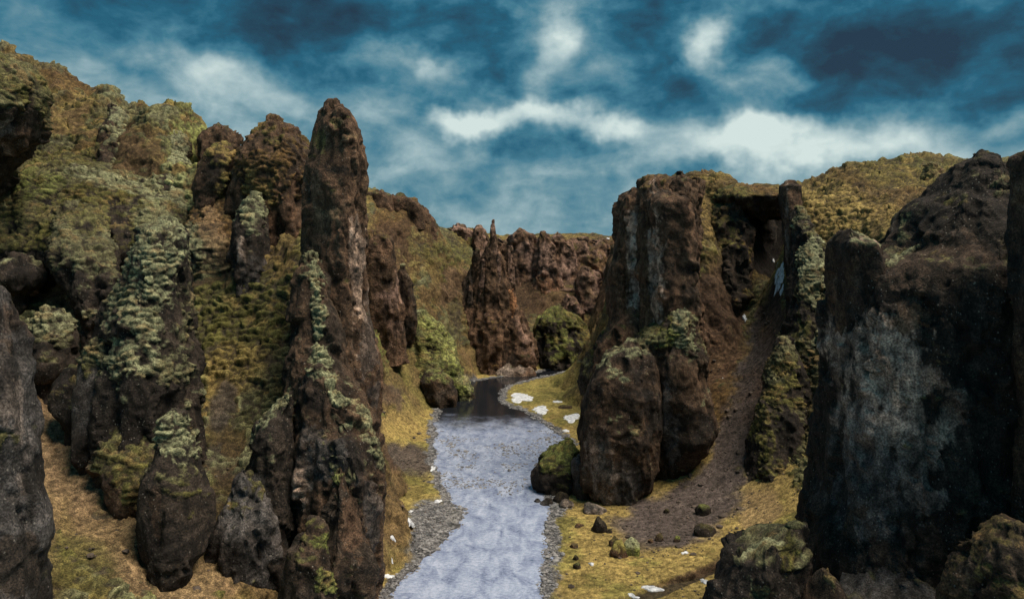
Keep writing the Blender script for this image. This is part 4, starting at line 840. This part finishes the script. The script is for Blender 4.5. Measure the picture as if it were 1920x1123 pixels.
formation('great_cliff', 'huge near-black cliff with a grey patch filling the right side of the picture', 'cliff', (W(1700,1123,94)[0],94,0), [
  dict(name='main_wall', rows=[(290,1824,1846,96),(302,1806,1864,96),(318,1794,1900,96),(340,1776,1960,96),(365,1757,2010,96),(388,1724,2050,96),(410,1710,2070,96),(442,1697,2085,95),(460,1682,2095,95),(478,1652,2100,95),(495,1628,2110,94),(530,1600,2120,94),(600,1574,2130,94),(740,1566,2140,94),(880,1556,2150,94),(1000,1524,2160,94),(1123,1502,2170,94),(1400,1490,2180,94)],
   thick=[4,7,11,15,18,20,22,24,25,26,27,28,28,28,28,28,28,28], n=3.4, res=0.155, c0='black', c1='dark', moss=0.35, m0=.5, m1=.9, k0='olive', k1='mossgrey', seed=90, ra=0.7, big=1.5, bigs=11, cs=1.0, ca=.4,
   paint=[(1655,680,90,90,'pale',.62),(1700,760,66,110,'pale',.62),(1640,800,60,60,'grey',.7),(1715,870,44,80,'grey',.8),(1760,500,120,60,'brown',.4),(1640,900,90,80,'slate',.7),(1860,700,90,200,'black',.6),(1700,600,30,30,'umber',.8),(1800,310,30,30,'dark',.6),(1880,340,40,16,'+mossgrey',.6),(1640,495,70,7,'+palemoss',.9,-32),(1700,425,40,6,'+mossgrey',.8,-60)]),
  dict(name='shoulder_lobe', rows=[(429,1588,1598,93),(440,1578,1610,93),(455,1570,1622,93),(480,1564,1632,94),(530,1562,1645,95),(640,1562,1660,96),(760,1560,1680,97),(880,1552,1690,98),(1000,1526,1690,98),(1123,1504,1690,98),(1400,1490,1690,98)], thick=[3,6,9,11,13,14,15,16,17,18,18], n=3.2, res=0.155, c0='black', c1='brown', moss=0.5, m0=0.3,m1=.8, k0='mossgrey', k1='palemoss', seed=91, ra=0.6, big=1.4, bigs=9, cs=.9, ca=.35,
   paint=[(1625,710,50,90,'pale',.6),(1565,640,14,100,'umber',.7),(1560,780,16,60,'umber',.6),(1620,450,36,8,'pale',.5),(1600,900,60,120,'slate',.7),(1530,1040,40,80,'black',.6)]),
  dict(name='foot_spur', rows=[(960,1664,1680,86),(990,1650,1702,86),(1030,1628,1740,86),(1070,1610,1770,85),(1123,1585,1790,80),(1400,1570,1810,80)], thick=[2,5,9,12,13,14], n=2.2, res=0.14, c0='black', c1='slate', moss=0.3, seed=92, ra=.7, bigs=7, big=1.6, paint=[(1625,980,10,30,'mossgrey',.8,-20),(1690,1040,40,60,'dark',.4)])])
f('edge_pillar', 'knobbly rock pillar cut off by the right edge of the picture', 'rock pillar',
  [(278,1935,1975,76),(300,1918,1990,76),(350,1910,2000,76),(420,1909,2010,76),(480,1913,2010,76),(560,1922,2010,76),(700,1930,2010,76),(900,1930,2020,76),(1400,1925,2040,76)], 8, res=0.16, c0='dark', c1='brown', moss=0.5, seed=93, ra=.6)
f('corner_rock', 'moss-topped dark rock at the bottom of the meadow under the great cliff', 'mossy rock',
  [(990,1478,1500,86),(1003,1440,1506,86),(1012,1384,1512,86),(1035,1364,1518,85),(1070,1348,1522,85),(1123,1338,1530,84),(1400,1325,1550,84)], [4,7,9,11,12,13,14], n=2.0, ra=1.1, res=0.14, c0='black', c1='dark', moss=0.8, m0=0.35, m1=0.85, k0='olive', k1='mossgrey', prow=-.3, seed=94, cs=0.9, ca=.45,
  paint=[(1420,1016,40,9,'+palemoss',.9),(1400,1050,9,50,'+palemoss',.8,-10),(1480,1045,18,40,'+olive',1.0),(1380,1080,30,40,'-black',.8),(1450,1090,30,40,'-black',.8),(1420,1105,24,20,'+mossgrey',.7)])
f('corner_spur', 'small rusty spur at the bottom edge below the great cliff', 'rock',
  [(1072,1540,1556,80),(1085,1530,1568,80),(1104,1518,1580,80),(1123,1508,1588,80),(1400,1480,1610,76)], [2,4,6,7,9], res=0.13, c0='dark', c1='umber', moss=0.5, n=1.7, seed=95, ra=.5, bigs=6, big=1)
f('mossy_spur', 'soft olive-green mossy spur in the bottom right corner', 'mossy rock',
  [(985,1868,1915,70),(1005,1840,1960,70),(1040,1812,2000,70),(1080,1796,2030,70),(1123,1786,2050,70),(1400,1770,2080,70)], [5,8,10,11,12,14], n=2.2, res=0.13, c0='dark', c1='brown', moss=0.8, m0=0.0, m1=0.7, k0='olive', k1='brown', seed=96, cs=0.6, ca=.12,bigs=6, big=1.2)

# ------------------------------------------------------------------ boulders, snow, stones
def ico(sub):
    import bmesh
    bm = bmesh.new(); bmesh.ops.create_icosphere(bm, subdivisions=sub, radius=1)
    v = np.array([p.co[:] for p in bm.verts]); fcs = np.array([[q.index for q in g.verts] for g in bm.faces]); bm.free(); return v, fcs
I2, I4 = ico(2), ico(4)
def boulder(px, py, wpx, hpx, label, seed, z=None, c0='dark', c1='brown', moss=0.3, kcol='olive', zb=1.0, name='boulder'):
    """px, py of its foot"""
    x, y = G(px, py, zb)
    for _ in range(6):
        zz = float(tz(x, y)[0][0]); x, y = G(px, py, max(zz, 0))
    a = wpx/F*y/2; h = hpx/F*y
    rs = np.random.RandomState(seed); v, fc = I4; v = v.copy()
    for k in range(16):      # flat facets
        nrm = rs.normal(size=3); nrm[2] = abs(nrm[2])*0.9; nrm /= np.linalg.norm(nrm); dd = rs.uniform(0.62, 0.9)
        s = v@nrm; v = v-np.maximum(s-dd, 0)[:,None]*nrm
    P = v*np.array([a*1.12, a*0.95, h*0.85])+np.array([0, 0, h*0.28])
    Pw = P+np.array([x, y, 0])
    P = P*(1+0.09*fbm(Pw/(a*0.9)+seed, 4))[:,None]
    N = v/np.linalg.norm(v, axis=1, keepdims=True)
    t_ = sstep(fbm(Pw/1.2+seed, 3), -.7, .7)[:,None]; col = COL[c0]*(1-t_)+COL[c1]*t_
    m = (sstep(N[:,2]+0.4*fbm(Pw/1.0+9, 3), 0.3, 0.8)*moss)[:,None]; col = col*(1-m)+COL[kcol]*m
    o = mesh_obj(name, P, fc, M_ROCK, None, col, m[:,0]); o.location = (x, y, zz)
    set_tags(o, label, 'boulder'); return o
B = [(1124,994,30,24,'blocky near-black boulder on the meadow just left of the scree fan',1,'black','dark',.1,'olive'),
 (1142,998,12,7,'small flat stone at the right foot of the blocky black boulder',2,'black','dark',.1,'olive'),
 (1152,1021,24,14,'low dark boulder behind the tawny mossy boulder',3,'dark','brown',.4,'olive'),
 (1160,1040,34,26,'tawny mossy boulder with a dark split face in the meadow boulder cluster',4,'brown','umber',1,'turf'),
 (1186,1037,34,26,'grey-green boulder at the right of the meadow boulder cluster',5,'mossgrey','green',1,'palemoss'),
 (1236,1012,18,12,'dark boulder at the lower edge of the scree fan',6,'black','brown',.3,'olive'),
 (1220,1016,12,6,'very small stone left of the dark boulder under the scree fan',7,'brown','umber',.3,'olive'),
 (1270,1014,14,10,'small greenish boulder right of the scree fan tip',8,'dark','brown',.9,'green'),
 (1318,962,26,18,'dark sloping boulder in the right edge of the scree with moss above',9,'black','dark',.5,'green'),
 (1324,1000,40,20,'wide sunken black boulder on the meadow right of the scree',10,'black','dark',.3,'olive'),
 (1080,1048,12,8,'upper one of two pointed stones near the right river gravel',11,'black','dark',.3,'olive'),
 (1083,1064,16,11,'lower one of two pointed stones near the right river gravel',12,'black','dark',.3,'green'),
 (1085,986,18,5,'flat dark stone sunk in the meadow near the gravel',13,'brown','umber',.4,'rust'),
 (1076,1025,18,6,'flat dark stone at the meadow edge above the two pointed stones',14,'dark','brown',.3,'olive'),
 (1008,940,20,14,'leftmost wet black boulder in the water below the riverside rock',15,'black','slate',0,'olive'),
 (1026,944,26,12,'middle wet flat boulder in the water below the riverside rock',16,'black','slate',0,'olive'),
 (1052,938,30,18,'big black boulder wedged under the riverside rock',17,'black','dark',.1,'olive'),
 (1062,948,26,14,'grey boulder at the head of the right gravel bank',18,'slate','grey',0,'olive'),
 (1036,925,26,16,'black boulder between the riverside rock and the water stones',19,'black','dark',.1,'olive'),
 (1115,958,44,14,'low grey slab at the foot of the headland lobe',20,'slate','grey',.1,'olive'),
 (773,797,22,5,'flat black stone on the sunny grass bank behind the fin',21,'black','dark',.1,'olive'),
 (747,799,9,5,'tiny black stone left of the flat stone on the grass bank',22,'black','dark',.1,'olive'),
 (316,1118,20,14,'small dark boulder at the bottom edge of the left gully',23,'black','dark',.2,'olive'),
 (1250,960,12,7,'dark stone half buried in the scree fan',24,'black','dark',.3,'olive'),
 (1060,764,26,5,'dark turf edge stone on the far grassy tongue',26,'dark','brown',.5,'olive')]
for px, py, wp, hp, lab, sd2, c0, c1, mo_, kc_ in B:
    boulder(px, py, wp, hp, lab, sd2, c0=c0, c1=c1, moss=mo_, kcol=kc_)

def hit(px, py, lo=80, hi=420):
    """first ground point along the ray through a spot of the picture"""
    Ys = np.arange(lo, hi, 0.4); x = (px-CX)/F*Ys; zr = H-(py-HZ)/F*Ys
    z = tz(x, Ys)[0]; k = np.argmax(z >= zr); return x[k], Ys[k]
def snow(px, py, wpx, hpx, label, seed, lo=80, ang=0.0, group=None):
    x0, y0 = hit(px, py, lo)
    rs = np.random.RandomState(seed)
    a = wpx/F*y0/2
    zz = tz([x0, x0], [y0-1.5, y0+1.5])[0]; p0 = HZ-(zz[0]-H)/(y0-1.5)*F; p1 = HZ-(zz[1]-H)/(y0+1.5)*F
    b = min(hpx*3.0/max(abs(p0-p1), 1.0)/2, a*(1.5 if px > 1400 and py < 560 else 5))
    nr_, na_ = 14, 56
    r = np.linspace(0, 1, nr_)[:,None]; t = np.linspace(0, 2*math.pi, na_, endpoint=False)[None,:]
    ph = rs.uniform(0, 9, 6)
    rad = 1+0.3*np.sin(t+ph[5])+0.22*np.sin(2*t+ph[0])+0.14*np.sin(3*t+ph[1])+0.12*np.sin(5*t+ph[2])*r+0.3*r*fbm(np.stack([np.cos(t[0])*1.8, np.sin(t[0])*1.8, t[0]*0+seed*1.3], 1), 4, 0.65)[None,:]
    u = r*rad*np.cos(t)*a; v = r*rad*np.sin(t)*b
    ca, sa = math.cos(ang), math.sin(ang)
    X = x0+u*ca-v*sa; Y = y0+u*sa+v*ca
    z = tz(X.ravel(), Y.ravel())[0].reshape(X.shape)
    nn = fbm(np.stack([X.ravel(), Y.ravel(), np.zeros(X.size)], 1)/1.1+seed, 3).reshape(X.shape)
    hgt = (0.45 if 1400 < px < 1480 and py < 560 else 0)+np.where(r < 1, 0.10+0.12*np.sqrt(np.clip(1-r, 0, 1))+0.10*nn*(1-r), -0.5)+0.05*(a > 1)
    P = np.stack([X-x0, Y-y0, z+hgt], -1)
    o = mesh_obj('snow_patch', P.reshape(-1, 3), grid_faces(nr_, na_, True), M_SNOW); o.location = (x0, y0, 0)
    set_tags(o, label, 'snow patch', group)
S = [(972,747,44,13,'largest snow patch near the tip of the far grassy tongue'),(1010,770,32,12,'second snow patch below it on the far grassy tongue',),
 (1068,785,36,12,'snow patch by the dark lobe at the root of the far tongue'),(1062,808,14,4,'small snow sliver on the gravel below the tongue'),(1044,754,16,4,'thin snow streak in the middle of the far tongue'),
 (720,1040,22,22,'thick snow heap beside the fin above the left gravel'),(738,1015,12,7,'small snow lump above the snow heap near the fin'),(750,1012,8,6,'tiny snow lump right of the small lump by the fin'),
 (728,1082,20,8,'low snow patch at the dark gravel edge beside the fin'),(758,983,9,5,'snow scrap on the brown bank under the olive grass'),(770,978,8,4,'snow scrap nearest the left gravel on the brown bank'),(770,960,7,4,'topmost snow scrap on the left bank'),
 (818,830,7,26,'thin snow strip along the left water edge below the bend'),(812,880,7,20,'snow strip along the left water edge beside the scree streak'),(822,940,12,8,'snow clump at the upper end of the left gravel bar'),
 (1218,1105,36,8,'elongated snow drift in the meadow ditch'),(1186,1121,20,5,'snow at the lower end of the meadow ditch'),(1318,1090,14,4,'short snow streak on the right bank of the ditch'),
 (1108,1058,8,6,'round white snow spot on the meadow near the pointed stones'),(1284,1038,12,4,'small snow spot in the middle of the meadow'),
 (1450,492,4,14,'left snow streak of the pair under the dark recess'),(1458,497,5,12,'right snow streak of the pair under the dark recess'),(1466,505,9,8,'snow lump beside the column foot under the recess'),(1457,514,8,7,'small snow patch in the middle of the snow group under the recess'),(1466,522,7,8,'snow patch against the column in the snow group under the recess'),(1460,536,14,6,'wide flat snow patch at the lower end of the snow group under the recess'),(1466,545,7,4,'lowest snow scrap at the head of the scree chute'),(1397,600,10,9,'small snow spot high in the rusty strip left of the scree'),(1338,805,9,24,'narrow snow tongue between the headland lobe and the scree'),(1357,712,7,5,'snow fleck on the left edge of the scree chute'),
 (1100,451,36,5,'long snow patch on the far plateau horizon'),(1072,449,10,3,'short snow patch on the far plateau left of the long one'),(1138,448,10,3,'short snow patch on the far plateau next to the headland'),
 (645,688,2,2,None)]
for i, s in enumerate(S):
    if s[4]: snow(*s[:4], s[4], 100+i, lo=(330 if s[1] < 460 else 190 if s[1] < 560 and s[0] > 1400 else 100 if s[1] > 900 else 130))

def stones():
    rs = np.random.RandomState(5); v, fc = I2; v0, f0 = ico(1)
    n = 9000
    x = rs.uniform(-32, 26, n*6); y = rs.uniform(95, 330, n*6)
    z, sdv, dt = tz(x, y)
    P3 = np.stack([x, y, z], 1); px, py = proj(P3)
    wn = fbm(P3/9.0, 4); wn2 = fbm(P3/2.2+7, 3)
    gb = sstep(sdv+0.8*wn2, 2.8, 1.6)
    gb = np.maximum(gb, rg(px, py, 815,1010,55,80,25,wn,wn2)); gb = np.maximum(gb, rg(px, py, 1040,1000,24,90,0,wn,wn2)*(y > 110)); gb = np.maximum(gb, rg(px, py, 985,862,55,24,0,wn,wn2))
    ok = (gb > 0.5) & (sdv > -0.6) & (z < 3.5)
    # a few break the surface of the riffle
    rif = (sdv < 0) & (y > 160) & (y < 215) & (fbm(P3/6.0+50, 3) > 0.25) & (rs.rand(len(x)) < 0.4)
    idx = np.nonzero(ok | rif)[0][:n]
    V = []; Fc = []
    for k, i in enumerate(idx):
        s = rs.uniform(0.10, 0.32)*(1+ (rs.rand() < 0.05)*1.2); zz = max(z[i], -0.05)
        vv = v0*(1+rs.uniform(-.25, .25, v0.shape))*np.array([s*rs.uniform(.8, 1.5), s*rs.uniform(.8, 1.3), s*rs.uniform(.4, .8)])
        V.append(vv+np.array([x[i], y[i], zz+0.03])); Fc.append(f0+k*len(v0))
    o = mesh_obj('gravel_stones', np.concatenate(V), np.concatenate(Fc), M_STONE, smooth=False)
    set_tags(o, 'grey cobbles lying along both banks of the river', 'gravel', kind='stuff')
    global TRIS; TRIS += len(V)*len(f0)
stones()
def loose():
    rs = np.random.RandomState(8); v0, f0 = ico(1)
    x = rs.uniform(-60, 75, 40000); y = rs.uniform(80, 215, 40000)
    z, sdv, dt = tz(x, y); P3 = np.stack([x, y, z], 1); px, py = proj(P3); wn = fbm(P3/9.0, 4); wn2 = fbm(P3/2.2+7, 3)
    k = np.maximum.reduce([rg(px, py, 1270,970,150,70,-20,wn,wn2), rg(px, py, 1365,850,50,140,22,wn,wn2), rg(px, py, 1418,700,36,140,14,wn,wn2)])*0.22*(x > 0)+0.05*(z < 40)
    k = k+0.25*rg(px, py, 770,865,70,30,12,wn,wn2)
    ok = (rs.rand(len(x)) < k) & (sdv > 3) & (py < 1160) & (px > -40) & (px < 1700)
    idx = np.nonzero(ok)[0][:4500]; V = []; Fc = []
    for q, i in enumerate(idx):
        s_ = rs.uniform(0.08, 0.24)*(1+2.0*(rs.rand() < 0.06))
        V.append(v0*(1+rs.uniform(-.3, .3, v0.shape))*np.array([s_*rs.uniform(.8, 1.5), s_*rs.uniform(.8, 1.3), s_*rs.uniform(.5, .9)])+P3[i]+np.array([0, 0, .05])); Fc.append(f0+q*len(v0))
    M = simple_material('scree_stone', (0.03,0.023,0.018), (0.12,0.09,0.07), 0.8, 0.95, 0.3, 0.05, 2)
    set_tags(mesh_obj('loose_stones', np.concatenate(V), np.concatenate(Fc), M, smooth=False), 'small brown stones strewn over the scree and slopes', 'stones', kind='stuff')
loose()
scene['tris'] = TRIS
